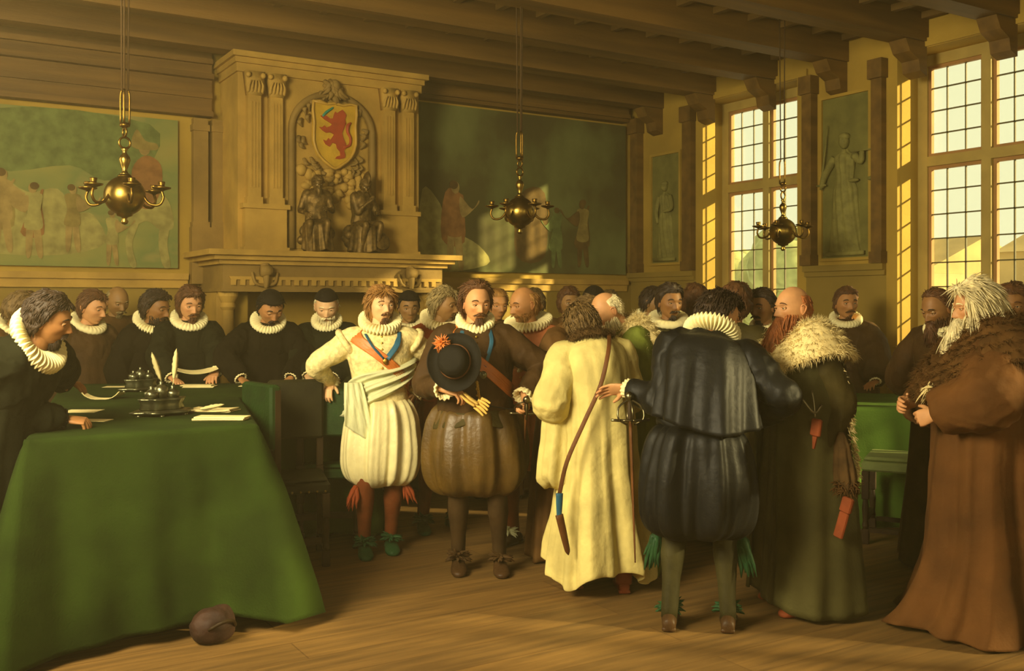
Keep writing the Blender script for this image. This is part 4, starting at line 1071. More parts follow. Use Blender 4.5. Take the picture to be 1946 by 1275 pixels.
    for sx in (-1, 1):
        c = np.array((sx*0.0325, -0.0720, 0.0045)); f.ball(c, 0.0125, 14, 10)
        f.ball(c+np.array((gaze[0]*0.004, -0.0085, gaze[1]*0.003-0.001)), (0.0062, 0.0050, 0.0062), 10, 8, mi=1)
    V, F = f.arrays(); h = MB(); h.add(xf(p.Mh, V), F); h.M = f.M
    h.build('eyes', [m_eye, m_iris], p.root)
    p.girth, p.belly = girth, belly
    return p

def lids(p, drop=0.5, hair='brown', thick=1.0):
    """eyelids and brows"""
    f = MB()
    for sx in (-1, 1):
        q = [(sx*(0.0325+0.017*cos(a)), -0.0745-0.0105*sin(a)*1.0-0.002, 0.0045+0.0085*sin(a)*(1-0.75*drop)+0.001) for a in np.linspace(0.1, pi-0.1, 7)]
        f.tube(q, 0.0030*(1+0.6*drop), n=6, sub=2)
        q = [(sx*(0.0325+0.016*cos(a)), -0.0745-0.0095*sin(a), 0.0035-0.0085*sin(a)) for a in np.linspace(0.1, pi-0.1, 7)]
        f.tube(q, 0.0024, n=6, sub=2)
    V, F = f.arrays(); h = MB(); h.add(xf(p.Mh, V), F); h.build('eyelids', p.body.data.materials[0], p.root)
    f = MB()
    for sx in (-1, 1):
        f.tube([(sx*0.013, -0.0925, 0.0235), (sx*0.028, -0.0925, 0.031), (sx*0.045, -0.083, 0.029), (sx*0.054, -0.074, 0.022)], [0.0036*thick, 0.0045*thick, 0.0036*thick, 0.0014], n=6)
    V, F = f.arrays(); h = MB(); h.add(xf(p.Mh, V), F); h.build('eyebrows', HAIR[hair], p.root)

def hair(p, style='short', col='brown', thick=0.012, n=None, L=0.05, seed=0, curl=0.3):
    """hair shell following the skull with locks laid over it"""
    HP, (nx, ny, nz) = p.HP, p.nn; x, y, z = HP[..., 0], HP[..., 1], HP[..., 2]
    back = sst(-0.02, 0.03, y)                   # 0 at the face, 1 behind the ears
    if style == 'short':     line = 0.070-0.135*sst(-0.060, 0.045, y)
    elif style == 'receding':line = 0.094-0.165*sst(-0.050, 0.040, y)
    elif style == 'fringe':  line = 0.20-0.26*sst(-0.035, 0.045, y)
    elif style == 'full':    line = 0.066-0.165*sst(-0.062, 0.030, y)
    elif style == 'long':    line = 0.074-0.20*sst(-0.070, 0.015, y)
    mk = sst(line-0.004, line+0.014, z)
    if style == 'fringe': mk = mk*(1-sst(0.055, 0.085, z)*(1-0.0*back))
    rs = np.random.RandomState(seed+p.seed)
    nz3 = fbm(HP*38+seed*3.1, seed+p.seed, 3)
    out = mk*(thick*(1+0.95*nz3)+0.002)-(1-mk)*0.006
    N = np.stack([nx, ny, nz], -1)
    S_ = HP+N*out[..., None]
    f = MB(); f.rings(xf(p.Mh, S_.reshape(-1, 3)).reshape(S_.shape))
    n = int(2.2*(n if n is not None else {0: 420, 1: 160, 2: 60}[p.res]))
    idx = np.argwhere(mk > 0.75)
    if len(idx) and n:
        w = np.array([max(0.02, math.sqrt(max(0, 1-nz[i, j]**2))) for i, j in idx]); w /= w.sum()
        pick = idx[rs.choice(len(idx), n, p=w)]
        P0 = S_[pick[:, 0], pick[:, 1]]-N[pick[:, 0], pick[:, 1]]*0.003
        Nn = N[pick[:, 0], pick[:, 1]]
        # flow: away from the crown, down and back
        flow = np.stack([Nn[:, 0]*0.4, np.where(P0[:, 1] < -0.03, 0.55, 0.25), -0.6-0.4*(P0[:, 2] < 0.05)], -1)
        flow -= Nn*(flow*Nn).sum(1)[:, None]; flow = flow/np.linalg.norm(flow, axis=1)[:, None]+Nn*0.06
        M = np.array(p.Mh)[:3, :3]
        g = MB(); LL = L
        locks(g, P0, flow, LL, 0.0032, grav=0.12, curl=curl*0.7, seed=seed+5, jitter=0.12)
        V, F = g.arrays(); f.add(xf(p.Mh, V), F)
    o = f.build('hair', HAIR[col], p.root)
    return o

def beard(p, col='brown', kind='full', L=0.06, n=None, seed=0, curl=0.25, moustache=True, name='beard', grav=0.5):
    n = 2*n if n is not None else {0: 420, 1: 180, 2: 70}[p.res]
    HP = p.HP; x, y, z = HP[..., 0], HP[..., 1], HP[..., 2]; N = np.stack(p.nn, -1)
    if kind == 'full': w = (y < 0.012)*(z < -0.030-0.030*sst(0.055, 0.015, np.abs(x)))*(z > -0.118)*((np.abs(x) > 0.026) | (z < -0.080))
    elif kind == 'goatee': w = (y < -0.03)*(np.abs(x) < 0.020)*(z < -0.078)*(z > -0.118)
    elif kind == 'short': w = (y < 0.005)*(z < -0.045-0.020*sst(0.055, 0.02, np.abs(x)))*(z > -0.115)*((np.abs(x) > 0.026) | (z < -0.082))
    idx = np.argwhere(w); rs = np.random.RandomState(seed+p.seed)
    f = MB()
    if len(idx):
        # solid underlayer
        pick = idx[rs.choice(len(idx), n)]
        P0 = HP[pick[:, 0], pick[:, 1]]; Nn = N[pick[:, 0], pick[:, 1]]
        D = np.stack([-P0[:, 0]*3.0, np.full(n, -0.45), np.full(n, -0.9)], -1)+Nn*0.3
        LL = L*(0.45+0.55*sst(-0.04, -0.10, P0[:, 2]))
        if L > 0.055 and kind == 'full':
            b_ = MB(); b_.tube([(0, -0.070, -0.055), (0, -0.104, -0.105), (0, -0.118-L*0.12, -0.11-L*0.45), (0, -0.120-L*0.08, -0.11-L*0.90)], [0.036, 0.034+L*0.06, 0.018+L*0.11, 0.004], n=20, sub=8, flat=0.8, up=(0, 1, 0))
            Vb, Fb = b_.arrays(); Vb = Vb*(1+0*Vb)+np.stack([0.010*fbm(Vb*np.array((60, 60, 12)), seed+4, 3), 0.008*fbm(Vb*np.array((70, 50, 14)), seed+5, 3), 0*Vb[:, 0]], -1)
            f.add(xf(p.Mh, Vb), Fb)
            kb = rs.choice(len(Vb), n*2); gb = MB(); cb = Vb.mean(0); Db = (Vb[kb]-cb)*np.array((1, 1, 0)); Db /= np.linalg.norm(Db, axis=1)[:, None]+1e-9
            locks(gb, Vb[kb]-Db*0.002, Db*0.35+np.array((0, -0.05, -1.0)), 0.025+L*0.32, 0.0030, grav=0.3, curl=curl, seed=seed+3, jitter=0.15)
            V3, F3 = gb.arrays(); f.add(xf(p.Mh, V3), F3)
        g = MB(); locks(g, P0-Nn*0.003, D, LL, 0.0036, grav=grav, curl=curl, seed=seed+9, jitter=0.18)
        V, F = g.arrays(); f.add(xf(p.Mh, V), F)
    if moustache:
        k = max(20, n//6); sx = rs.choice([-1, 1], k); q = rs.uniform(0.002, 0.024, k)
        P0 = np.stack([sx*q, -0.101+q*0.55, -0.050+rs.uniform(-0.003, 0.003, k)-q*0.15], -1)
        D = np.stack([sx*0.9, np.full(k, 0.05)+q*6, np.full(k, -0.35)], -1)
        g = MB(); locks(g, P0, D, 0.024, 0.0032, grav=0.1, curl=0.05, seed=seed+2, jitter=0.12)
        V, F = g.arrays(); f.add(xf(p.Mh, V), F)
    return f.build(name, HAIR[col], p.root)

def long_hair(p, col='white', n=260, L=0.26, seed=3):
    HP = p.HP; x, y, z = HP[..., 0], HP[..., 1], HP[..., 2]; N = np.stack(p.nn, -1)
    w = (y > -0.045)*(z > -0.06)*(z < 0.09); idx = np.argwhere(w); rs = np.random.RandomState(seed)
    pick = idx[rs.choice(len(idx), n)]; P0 = HP[pick[:, 0], pick[:, 1]]; Nn = N[pick[:, 0], pick[:, 1]]
    n = n*2; pick = idx[rs.choice(len(idx), n)]; P0 = HP[pick[:, 0], pick[:, 1]]; Nn = N[pick[:, 0], pick[:, 1]]
    f = MB(); D = Nn*0.42+np.array([0, 0.14, -0.8])
    g = MB(); locks(g, P0+Nn*0.008, D, L*(0.55+0.6*sst(-0.05, 0.08, P0[:, 2])), 0.0034, grav=0.85, curl=0.20, seed=seed, jitter=0.07, n=4, seg=7)
    V, F = g.arrays(); f.add(xf(p.Mh, V), F)
    return f.build('long_hair', HAIR[col], p.root)

def cap(p, m, z0=0.045, h=0.02, name='skullcap', brim=None):
    HP, (nx, ny, nz) = p.HP, p.nn; z = HP[..., 2]; y = HP[..., 1]
    line = z0+0.02*sst(0.05, -0.05, y)-0.05*sst(0.0, 0.08, y)
    mk = sst(line-0.003, line+0.004, z)
    S_ = HP+np.stack([nx, ny, nz], -1)*(mk*h-(1-mk)*0.008)[..., None]
    f = MB(); f.rings(xf(p.Mh, S_.reshape(-1, 3)).reshape(S_.shape))
    return f.build(name, m, p.root)

def ruff(p, Rr=0.135, thick=0.032, pleats=34, tilt=12, rise=0.0, m=None, name='ruff', rin=0.055, fluff=0.010, back=0.0, dy=-0.012, sq=1.0):
    """starched ruff: a thick ring with figure-of-eight pleats"""
    nt = pleats*8 if p.res < 2 else pleats*4
    th = np.linspace(0, 2*pi, nt, endpoint=False); cs = np.linspace(0, 2*pi, 18 if p.res < 2 else 12, endpoint=False)
    rm = (Rr+rin)/2; rw = (Rr-rin)/2; P = []
    for t_ in th:
        pl = sin(pleats*t_); pl2 = cos(pleats*t_)
        row = []
        for c in cs:
            rr = rm+rw*math.copysign(abs(cos(c))**0.8, cos(c)); ww = (rr-rin)/(Rr-rin)
            zz = thick*sin(c)*(0.55+0.45*ww)+fluff*pl*ww
            rr += 0.5*fluff*pl2*ww*sin(2*c)
            bk = back*0.5*(1+sin(t_))*ww       # raised behind the head
            row.append((rr*cos(t_), rr*sin(t_)*sq+dy, zz+rise+bk-0.010*ww*(1-sin(t_))))
        P.append(row)
    P = np.array(P); M = p.Mn @ Matrix.Translation((0, 0, 0.028)) @ Matrix.Rotation(R(tilt), 4, 'X')
    f = MB(); f.torus_grid(xf(M, P.reshape(-1, 3)).reshape(P.shape))
    return f.build(name, m or B_['ruff'], p.root)

def folds(V, F, amp, seed, scale=(9, 9, 4), sharp=True):
    N = normals(V, F); q = fbm(V*np.array(scale), seed, 3)
    if sharp: q = 1-2*np.abs(q)**0.8
    return V+N*(amp*q)[:, None]

def doublet(p, m, sleeve=(0.078, 0.072, 0.060, 0.050, 0.040), voxel=None, amp=0.006, g=1.10, hem=0.93, name='doublet', puff=0.0, cut=0.06, scale=(9, 9, 5), flare=0.0, seed=0, extra=None):
    f = MB(); th = np.linspace(0, 2*pi, 32, endpoint=False); P = []
    for z in np.linspace(hem, 1.495, 30):
        a, b, y = torso_at(max(z, 0.93), p.girth*g, p.belly); k = 1+flare*max(0, (1.05-z))/0.12
        P.append([((a*k+0.006)*cos(t_), (b*k+0.006)*sin(t_)+y, z) for t_ in th])
    P = np.array(P); f.rings(p.bend(P.reshape(-1, 3)).reshape(P.shape))
    for i, (s_, e_, w_, fd, pn, cu) in enumerate(p.arm):
        c = Vector(p.bend([((1 if i == 0 else -1)*0.10, 0.006, 1.385)])[0])
        w2 = e_.lerp(w_, 1-cut)
        f.tube([c, s_, s_.lerp(e_, 0.45), e_, e_.lerp(w2, 0.5), w2], [0.085, sleeve[0]+puff, sleeve[1]+puff*0.6, sleeve[2], sleeve[3], sleeve[4]], n=14)
    if extra: extra(f)
    V, F = fuse(f, voxel or {0: 0.011, 1: 0.016, 2: 0.02}[p.res], 4)
    V = folds(V, F, amp, p.seed+seed, scale)
    h = MB(); h.add(V, F); return h.build(name, m, p.root)

def drape(p, rows, m, name, nf=9, amp=0.05, seed=0, mrows=60, ncol=None, bendit=True, hemwave=0.02, lobes=0.0, sharp=0.35, top_amp=0.0, th0=0.0, parent=None, fine=0.006, caps=(True, True)):
    """hanging cloth: rows of (z, half width, half depth, dx, dy) from top to bottom with growing folds"""
    n = ncol or {0: 200, 1: 130, 2: 72}[p.res]; mr = mrows if p.res < 2 else 36
    A = resample(rows, mr); th = np.linspace(0, 2*pi, n, endpoint=False); rs = np.random.RandomState(seed+p.seed*7)
    z0, z1 = A[0, 0], A[-1, 0]
    comp = [(nf, rs.uniform(0, 6.28), rs.uniform(-1.2, 1.2), 1.0), (int(nf*1.7)+1, rs.uniform(0, 6.28), rs.uniform(-2, 2), 0.5), (max(2, nf//2), rs.uniform(0, 6.28), rs.uniform(-1, 1), 0.7), (int(nf*2.9), rs.uniform(0, 6.28), rs.uniform(-3, 3), 0.25)]
    P = []
    for z, a, b, dx, dy in A:
        s = (z0-z)/(z0-z1); q = 0
        for k, ph, dr, w in comp:
            v = np.sin(k*th+ph+dr*s*1.6+0.5*np.sin(2*th+ph)); q = q+w*(np.sign(v)*np.abs(v)**(1-sharp*0.5) if sharp else v)
        am = amp*(top_amp+(1-top_amp)*s**0.8)
        rr = 1+am*q
        if lobes: rr = rr*(1-lobes*sst(0.25, 1, s)*np.exp(-((np.cos(th))/0.30)**2))
        zz = z+hemwave*np.sin(3*th+seed)*s**3+0.4*hemwave*np.sin(7*th+seed*2)*s**3
        P.append(np.stack([a*rr*np.cos(th)+dx, b*rr*np.sin(th)+dy, zz], -1))
    P = np.array(P)
    ff = fbm(P*np.array((7, 7, 4)), seed+3, 3); P = P+np.stack([np.cos(th), np.sin(th), 0*th], -1)[None]*(ff*fine)[..., None]
    if bendit: P = p.bend(P.reshape(-1, 3)).reshape(P.shape)
    f = MB(); f.rings(P, caps)
    o = f.build(name, m, parent or p.root)
    return o

def band(p, m, name, z_hi=1.44, z_lo=1.06, az=pi, width=0.055, off=0.022, g=1.10, seed=0, amp=0.004, pleat=5):
    """sash worn across one shoulder; az = direction of the shoulder (pi = wearer's right)"""
    n = 96; th = np.linspace(0, 2*pi, n, endpoint=False); P = []
    for t_ in th:
        zc = (z_hi+z_lo)/2+(z_hi-z_lo)/2*cos(t_-az); row = []
        for k, v in enumerate(list(np.linspace(-1, 1, 13))+list(np.linspace(1, -1, 13))):
            inner = k >= 13
            z = zc+v*width*0.8; zz = min(z, 1.475)
            a, b, y = torso_at(zz, p.girth*g, p.belly)
            o = off+amp*sin(v*pleat*pi+3*t_)-(0.012 if inner else 0)
            sh = 0.03*v*sin(t_-az)
            row.append(((a+o)*cos(t_+sh), (b+o)*sin(t_+sh)+y, min(z, 1.475+0.012*v)))
        P.append(row)
    P = np.array(P); P = p.bend(P.reshape(-1, 3)).reshape(P.shape)
    f = MB(); f.torus_grid(P)
    return f.build(name, m, p.root)

def hose(p, m, upto=0.0):
    for h_, k_, a_, yw in p.leg:
        f = MB(); a2 = a_+Vector((0, 0, -0.03))
        f.tube([h_.lerp(k_, 0.82), k_.lerp(h_, 0.08), k_, k_.lerp(a_, 0.30), k_.lerp(a_, 0.65), a2], [0.074, 0.066, 0.058, 0.063, 0.046, 0.040], n=18)
        V, F = f.arrays(); V = V+0.004*fbm(V*np.array((12, 12, 20)), p.seed)[:, None]
        g = MB(); g.add(V, F); g.build('stocking', m, p.root)
def shoes(p, m, rosette=None, boot=0.0, L=0.27):
    for i, (h_, k_, a_, yw) in enumerate(p.leg):
        fz = a_.z-0.085
        M = Matrix.Translation((a_.x, a_.y, max(fz, 0)+0.003)) @ Matrix.Rotation(yw, 4, 'Z')
        th = np.linspace(0, 2*pi, 20, endpoint=False); P = []
        for y, w, h, zc in ((0.075, 0.012, 0.02, 0.03), (0.065, 0.030, 0.045, 0.035), (0.03, 0.036, 0.07, 0.04), (-0.01, 0.038, 0.075, 0.042), (-0.06, 0.044, 0.055, 0.035), (-0.11, 0.049, 0.040, 0.026), (-0.155, 0.046, 0.032, 0.020), (-0.185, 0.030, 0.024, 0.016), (-0.197, 0.008, 0.010, 0.014)):
            P.append([(w*cos(t_), y, max(0.0, zc+h*sin(t_)*(0.62 if sin(t_) > 0 else 1))) for t_ in th])
        f = MB(); f.rings(resample([np.array(r).ravel() for r in P], 26).reshape(26, 20, 3))
        f.cham(-0.034, 0.034, 0.015, 0.072, 0.0, 0.022, 0.005)
        if boot: f.tube([(0, 0.02, 0.05), (0, 0.02, 0.12), (0, 0.01, boot)], [0.05, 0.05, 0.064], n=16)
        V, F = f.arrays(); g = MB(); g.add(xf(M, V), F); sh = g.build('shoe', m, p.root)
        if rosette:
            rs = np.random.RandomState(i+3); f = MB(); K = 46
            a = rs.uniform(0, 2*pi, K); c = np.array((0, -0.055, 0.088))
            D = np.stack([np.cos(a), np.sin(a)*0.8, rs.uniform(0.0, 0.9, K)], -1)
            locks(f, np.tile(c, (K, 1)), D, 0.072, 0.013, grav=0.25, curl=0.2, seed=i, n=5, jitter=0.1)
            V, F = f.arrays(); g = MB(); g.add(xf(M, V), F); g.build('rosette', rosette, sh)

def cuffs(p, m, Lc=0.045, r0=0.034, r1=0.050, which=(0, 1), fur=False):
    for i in which:
        s_, e_, w_, fd, pn, cu = p.arm[i]
        d = (w_-e_).normalized(); c0 = w_-d*0.045; c1 = c0+d*Lc
        up = d.cross(Vector((0.3, 0.2, 1))).normalized(); v = d.cross(up); n = 60; P = []
        prof = [(0, r0), (0.5, r0+(r1-r0)*0.7), (1.0, r1), (1.02, r1-0.006), (0.6, r0-0.002), (0.1, r0-0.006)]
        for s, r in prof:
            q = []
            for k in range(n):
                a = 2*pi*k/n; rr = r*(1+0.10*sin(14*a)*s) ; cc = c0+d*(Lc*s); q.append(tuple(cc+(up*cos(a)+v*sin(a))*rr))
            P.append(q)
        f = MB(); f.torus_grid(P); f.build('cuff', m, p.root)

def fur(p, P0, N, m, name, L=0.035, n=700, seed=0, grav=0.3, parent=None, r=0.0019, base=None):
    n = n*3
    """tufts standing on a padded collar"""
    rs = np.random.RandomState(seed); k = rs.choice(len(P0), n)
    f = MB()
    if base is not None: f.add(*base)
    locks(f, P0[k]+rs.normal(0, 0.006, (n, 3)), N[k]*0.8+np.array([0, 0, -0.5]), L*0.8, r, grav=grav, curl=0.12, seed=seed, jitter=0.35, seg=3, n=3)
    return f.build(name, m, parent or p.root)

def fur_collar(p, m, name='fur_collar', Rx=0.30, Ry=0.24, z=1.52, thick=0.024, L=0.04, n=900, seed=0, side=0.15, frontd=0.26, backd=0.20, rin=0.075, dy=0.01):
    """shawl collar of fur lying over the shoulders"""
    th = np.linspace(0, 2*pi, 90, endpoint=False); P = []
    for t_ in th:
        row = []; sn = sin(t_); drop = side*cos(t_)**2+(frontd if sn < 0 else backd)*sn*sn
        Ro = Rx*Ry/math.sqrt((Ry*cos(t_))**2+(Rx*sn)**2)
        for c in np.linspace(0, 2*pi, 20, endpoint=False):
            s = 0.5+0.5*cos(c); r = rin+(Ro-rin)*s; k = thick*sin(c)*(1.0 if sin(c) > 0 else 0.5)
            row.append((r*cos(t_), r*sn+dy, z-drop*s**(1.1 if sn < -0.35 else 2.0)-0.05*max(0, -sn)+k))
        P.append(row)
    P = np.array(P); sh = P.shape; V = p.bend(P.reshape(-1, 3))
    f = MB(); f.torus_grid(V.reshape(sh)); V, F = f.arrays(); N = normals(V, F)
    if (N*(V-V.mean(0))).sum(1).mean() < 0: N = -N
    V = V+N*(0.016*fbm(V*16, seed, 3))[:, None]
    return fur(p, V, N, m, name, L, n, seed, base=(V, F))
# ================================================================== THE CAST
def gown(p, m, w=1.0, sl=0.03, seed=0, hem=0.03, sleeves=None, amp=0.065, nf=8, name='gown', d=1.0):
    doublet(p, m, sleeve=sleeves or (0.085, 0.085+sl, 0.085+sl, 0.075+sl, 0.066+sl*0.6), name='gown_sleeves', amp=0.014, seed=seed)
    g = p.girth*w
    drape(p, [(1.43, 0.11*g, 0.085*g, 0, 0.01), (1.39, 0.175*g, 0.115*g, 0, 0.005), (1.28, 0.205*g, 0.145*g, 0, 0), (1.08, 0.218*g, (0.160+0.06*p.belly)*g, 0, -0.01), (0.75, 0.245*g, 0.19*g*d, 0, 0), (0.35, 0.28*g, 0.22*g*d, 0, 0), (hem, 0.31*g, 0.24*g*d, 0, 0)], m, name, nf=nf, amp=amp, seed=seed)
def breeches(p, m, w, d, top=1.04, bot=0.46, name='breeches', nf=13, amp=0.045, dx=0.0, dy=0.0, lobes=0.10, seed=2, knee=0.13, maxz=0.62, top_w=0.155):
    z = lambda s: top+(bot-top)*s
    drape(p, [(top+0.02, top_w*0.96, 0.115, dx*0.3, 0), (top, top_w, 0.118, dx*0.4, 0), (z(0.08), w*0.80, d*0.82, dx*0.7, dy), (z(0.25), w*0.93, d*0.93, dx, dy), (z(0.5), w, d, dx, dy), (z(0.75), w*1.0, d*0.98, dx, dy), (z(0.90), w*0.90, d*0.85, dx, dy), (z(0.98), w*0.72, d*0.62, dx, dy), (z(1.0), w*0.55, d*0.45, dx, dy), (z(0.97), w*0.4, d*0.3, dx, dy)],
          m, name, nf=nf, amp=amp, seed=seed, hemwave=0.004, lobes=lobes, top_amp=0.7, sharp=0.5, fine=0.010)
def ribbon(p, pts, m, name, w=0.018, th=0.003):
    f = MB(); f.tube(pts, w, n=10, flat=0.22, sub=5); return f.build(name, m, p.root)
def chain(p, pts, m, name='chain', r=0.007):
    P, _ = catmull(np.array(pts, float), np.ones(len(pts)), 8); f = MB()
    for i in range(0, len(P)-1):
        c = (P[i]+P[i+1])/2; d = Vector(P[i+1]-P[i]); M = d.to_track_quat('Y', 'Z').to_matrix().to_4x4()
        M = Matrix.Translation(c) @ M @ Matrix.Rotation(R(90*(i % 2)), 4, 'Y')
        th = np.linspace(0, 2*pi, 10, endpoint=False); ph = np.linspace(0, 2*pi, 5, endpoint=False)
        T = np.array([[((r+0.0022*cos(b))*cos(a), (r*1.5+0.0022*cos(b))*sin(a), 0.0022*sin(b)) for b in ph] for a in th])
        f.torus_grid(xf(M, T.reshape(-1, 3)).reshape(T.shape))
    return f.build(name, m, p.root)
def on_torso(p, th, z, off=0.03, g=1.12):
    a, b, y = torso_at(z, p.girth*g, p.belly)
    return p.bend([((a+off)*cos(th), (b+off)*sin(th)+y, z)])[0]
def buttons(p, m, z0=1.10, z1=1.42, n=9):
    f = MB()
    for k in range(n): f.ball(on_torso(p, -pi/2, z0+(z1-z0)*k/(n-1), 0.006), 0.0085, 8, 6)
    f.build('buttons', m, p.root)
def sheath(p, a, b, m, name='scabbard', r=0.014):
    f = MB(); a = Vector(a); b = Vector(b)
    f.tube([a, a.lerp(b, 0.5), b, b+(b-a).normalized()*0.03], [r, r*0.9, r*0.7, 0.003], n=10, flat=0.5)
    return f.build(name, m, p.root)
def sword(p, hilt, tip, name='sword'):
    """basket-hilted sword hanging at the side, in the wearer's frame"""
    a = Vector(hilt); b = Vector(tip); d = (b-a).normalized()
    M = Matrix.Translation(a) @ (-d).to_track_quat('Z', 'Y').to_matrix().to_4x4()
    e = empty('sword', (0, 0, 0)); e.parent = p.root
    def put(f, nm, m, smooth=True):
        V, F = f.arrays(); g = MB(); g.add(xf(M, V), F); return g.build(nm, m, e, smooth)
    L = (b-a).length
    f = MB(); f.tube([(0, 0, 0), (0, 0, -L*0.5), (0, 0, -L)], [0.017, 0.014, 0.007], n=10, flat=0.5, up=(1, 0, 0)); put(f, 'scabbard', B_['scab'])
    f = MB(); f.tube([(0, 0, 0), (0, 0, 0.05), (0, 0, 0.10)], [0.012, 0.014, 0.011], n=10, up=(1, 0, 0)); put(f, 'grip', m_oakd)
    f = MB(); f.ball((0, 0, 0.125), (0.022, 0.022, 0.026), 12, 8)
    f.tube([(-0.10, 0, 0.005), (0, 0, 0.0), (0.10, 0, 0.005)], [0.007, 0.008, 0.007], n=8, up=(0, 0, 1))
    for sx in (-1, 1):
        f.tube([(sx*0.02, 0, -0.02), (sx*0.065, 0.02, 0.01), (sx*0.06, 0.01, 0.07), (0, 0, 0.115)], 0.005, n=7)
        f.tube([(sx*0.03, 0, 0), (sx*0.05, 0.045, 0.0), (0, 0.06, 0.0)], 0.005, n=7)
        f.tube([(0, sx*0.02, -0.01), (0, sx*0.055, 0.02), (0, sx*0.05, 0.07), (0, 0, 0.115)], 0.005, n=7)
    put(f, 'hilt', B_['steel'])
    return e
FAST = False

# ---------------------------------------------------------------- the man in white
p = person('man in white silk with an orange sash, one hand on a green chair back', 722, 6.42, 545, face=6, hyaw=18, hpitch=0, skin='fair', girth=1.02,
           handR=('w', 630, 6.58, 1.085), poleR=(-0.9, -0.1, -0.4), dirR=(-0.35, -0.75, -0.45), palmR=(0, -0.3, -1), curlR=0.55, handL=(0.24, 0.06, 1.04), poleL=(1, 0.2, 0.1), dirL=(-0.5, -0.3, -0.8), palmL=(-1, 0, 0),
           feet=((0.075, 0.04, 0, 0.55), (-0.105, -0.05, 0, -0.1)), seed=11, headk=dict(nose=1.05, gaze=(1.2, 0)))
lids(p, 0.35, 'auburn'); hair(p, 'full', 'gold', 0.016, L=0.055, curl=0.4); beard(p, 'auburn', 'goatee', 0.030, n=110)
ruff(p, 0.142, 0.030, 36, 14, rise=0.004, fluff=0.011, back=0.055, m=B_['lace'])
doublet(p, B_['whitebro'], sleeve=(0.082, 0.078, 0.062, 0.056, 0.042), amp=0.007)
# winged shoulder rolls
for sx, k in ((1, 0), (-1, 1)):
    f = MB(); c = Vector(p.sh[k])+Vector((sx*0.01, 0, 0)); th = np.linspace(0, 2*pi, 40, endpoint=False)
    ax = (p.arm[k][1]-p.arm[k][0]).normalized(); u = ax.orthogonal().normalized(); v = ax.cross(u)
    P = [[tuple(c+ax*(0.045+0.022*sin(q))+(u*cos(t_)+v*sin(t_))*(0.084+0.020*cos(q)+0.004*sin(16*t_))) for q in np.linspace(0, 2*pi, 10, endpoint=False)] for t_ in th]
    f.torus_grid(P); f.build('shoulder_wing', B_['whitebro'], p.root)
buttons(p, B_['gold'])
breeches(p, B_['white'], 0.240, 0.215, top=1.02, bot=0.45, nf=10, amp=0.065, dx=0.01, dy=-0.02, lobes=0.06, top_w=0.16, seed=5)
# broad silk scarf wound round the waist, falling at the wearer's right hip
n = 120; th = np.linspace(0, 2*pi, n, endpoint=False); P = []
for s in np.linspace(0, 1, 34):
    row = []
    for t_ in th:
        tiltz = 0.10*cos(t_)+0.02*sin(2*t_)
        hz = 0.17-0.05*cos(t_); z = 1.115+tiltz+hz*(0.5-s)*1.15
        a, b, y = torso_at(max(z, 0.95), 1.14, 0.0)
        o = 0.030+0.014*sin(s*17+1.6*cos(t_)+0.9*sin(2*t_))+0.008*sin(s*37+3*t_)+0.03*max(0, 1.02-z)/0.1
        o *= sst(0, 0.06, s)*sst(1, 0.94, s)
        row.append(((a+o)*cos(t_), (b+o)*sin(t_)+y, z))
    P.append(row)
P = np.array(P); f = MB(); f.rings(p.bend(P.reshape(-1, 3)).reshape(P.shape), (False, False))
sc = f.build('waist_scarf', B_['pale'], p.root)
f = MB(); q0 = Vector((-0.20, -0.12, 1.07))
P = []
for s in np.linspace(0, 1, 22):
    w = 0.055+0.085*s; c = Vector((-0.185+0.02*s, -0.125-0.045*sin(s*2.2), 1.13-0.34*s)); row = []
    for k in range(28):
        a = 2*pi*k/28; row.append((c.x+w*cos(a)*(1-0.25*s)+0.03*s, c.y+0.022*sin(a)+0.016*sin(3.5*cos(a)*pi+s*4), c.z-0.07*s*cos(a)))
    P.append(row)
f.rings(p.bend(np.array(P).reshape(-1, 3)).reshape(22, 28, 3)); f.build('scarf_end', B_['pale'], p.root)
band(p, B_['orange'], 'sash', 1.45, 1.10, pi*1.02, 0.045, 0.026, seed=2)
ribbon(p, [on_torso(p, -pi/2+0.75, 1.45, 0.012), on_torso(p, -pi/2+0.42, 1.37, 0.02), on_torso(p, -pi/2+0.12, 1.28, 0.022)], B_['blue'], 'blue_ribbon', 0.020)
ribbon(p, [on_torso(p, -pi/2-0.55, 1.44, 0.03), on_torso(p, -pi/2-0.25, 1.36, 0.032), on_torso(p, -pi/2+0.05, 1.28, 0.026)], B_['blue'], 'blue_ribbon', 0.012)
f = MB(); f.ball(on_torso(p, -pi/2+0.08, 1.265, 0.030), (0.018, 0.006, 0.022), 12, 8); f.build('medal', B_['gold'], p.root)
hose(p, B_['redhose']); shoes(p, B_['greenshoe'], B_['greenshoe']); cuffs(p, B_['lace'], 0.06, 0.036, 0.058)
for sx, k in ((1, 0), (-1, 1)):
    f = MB(); kn = p.leg[k][1]; c = np.array((kn.x+sx*0.06, kn.y-0.03, 0.46)); locks(f, np.tile(c, (14, 1)), np.tile((sx*0.5, -0.4, -0.7), (14, 1)), 0.13, 0.014, grav=0.6, curl=0.2, seed=k, n=5, jitter=0.25)
    f.build('garter_ribbon', B_['red'], p.root)

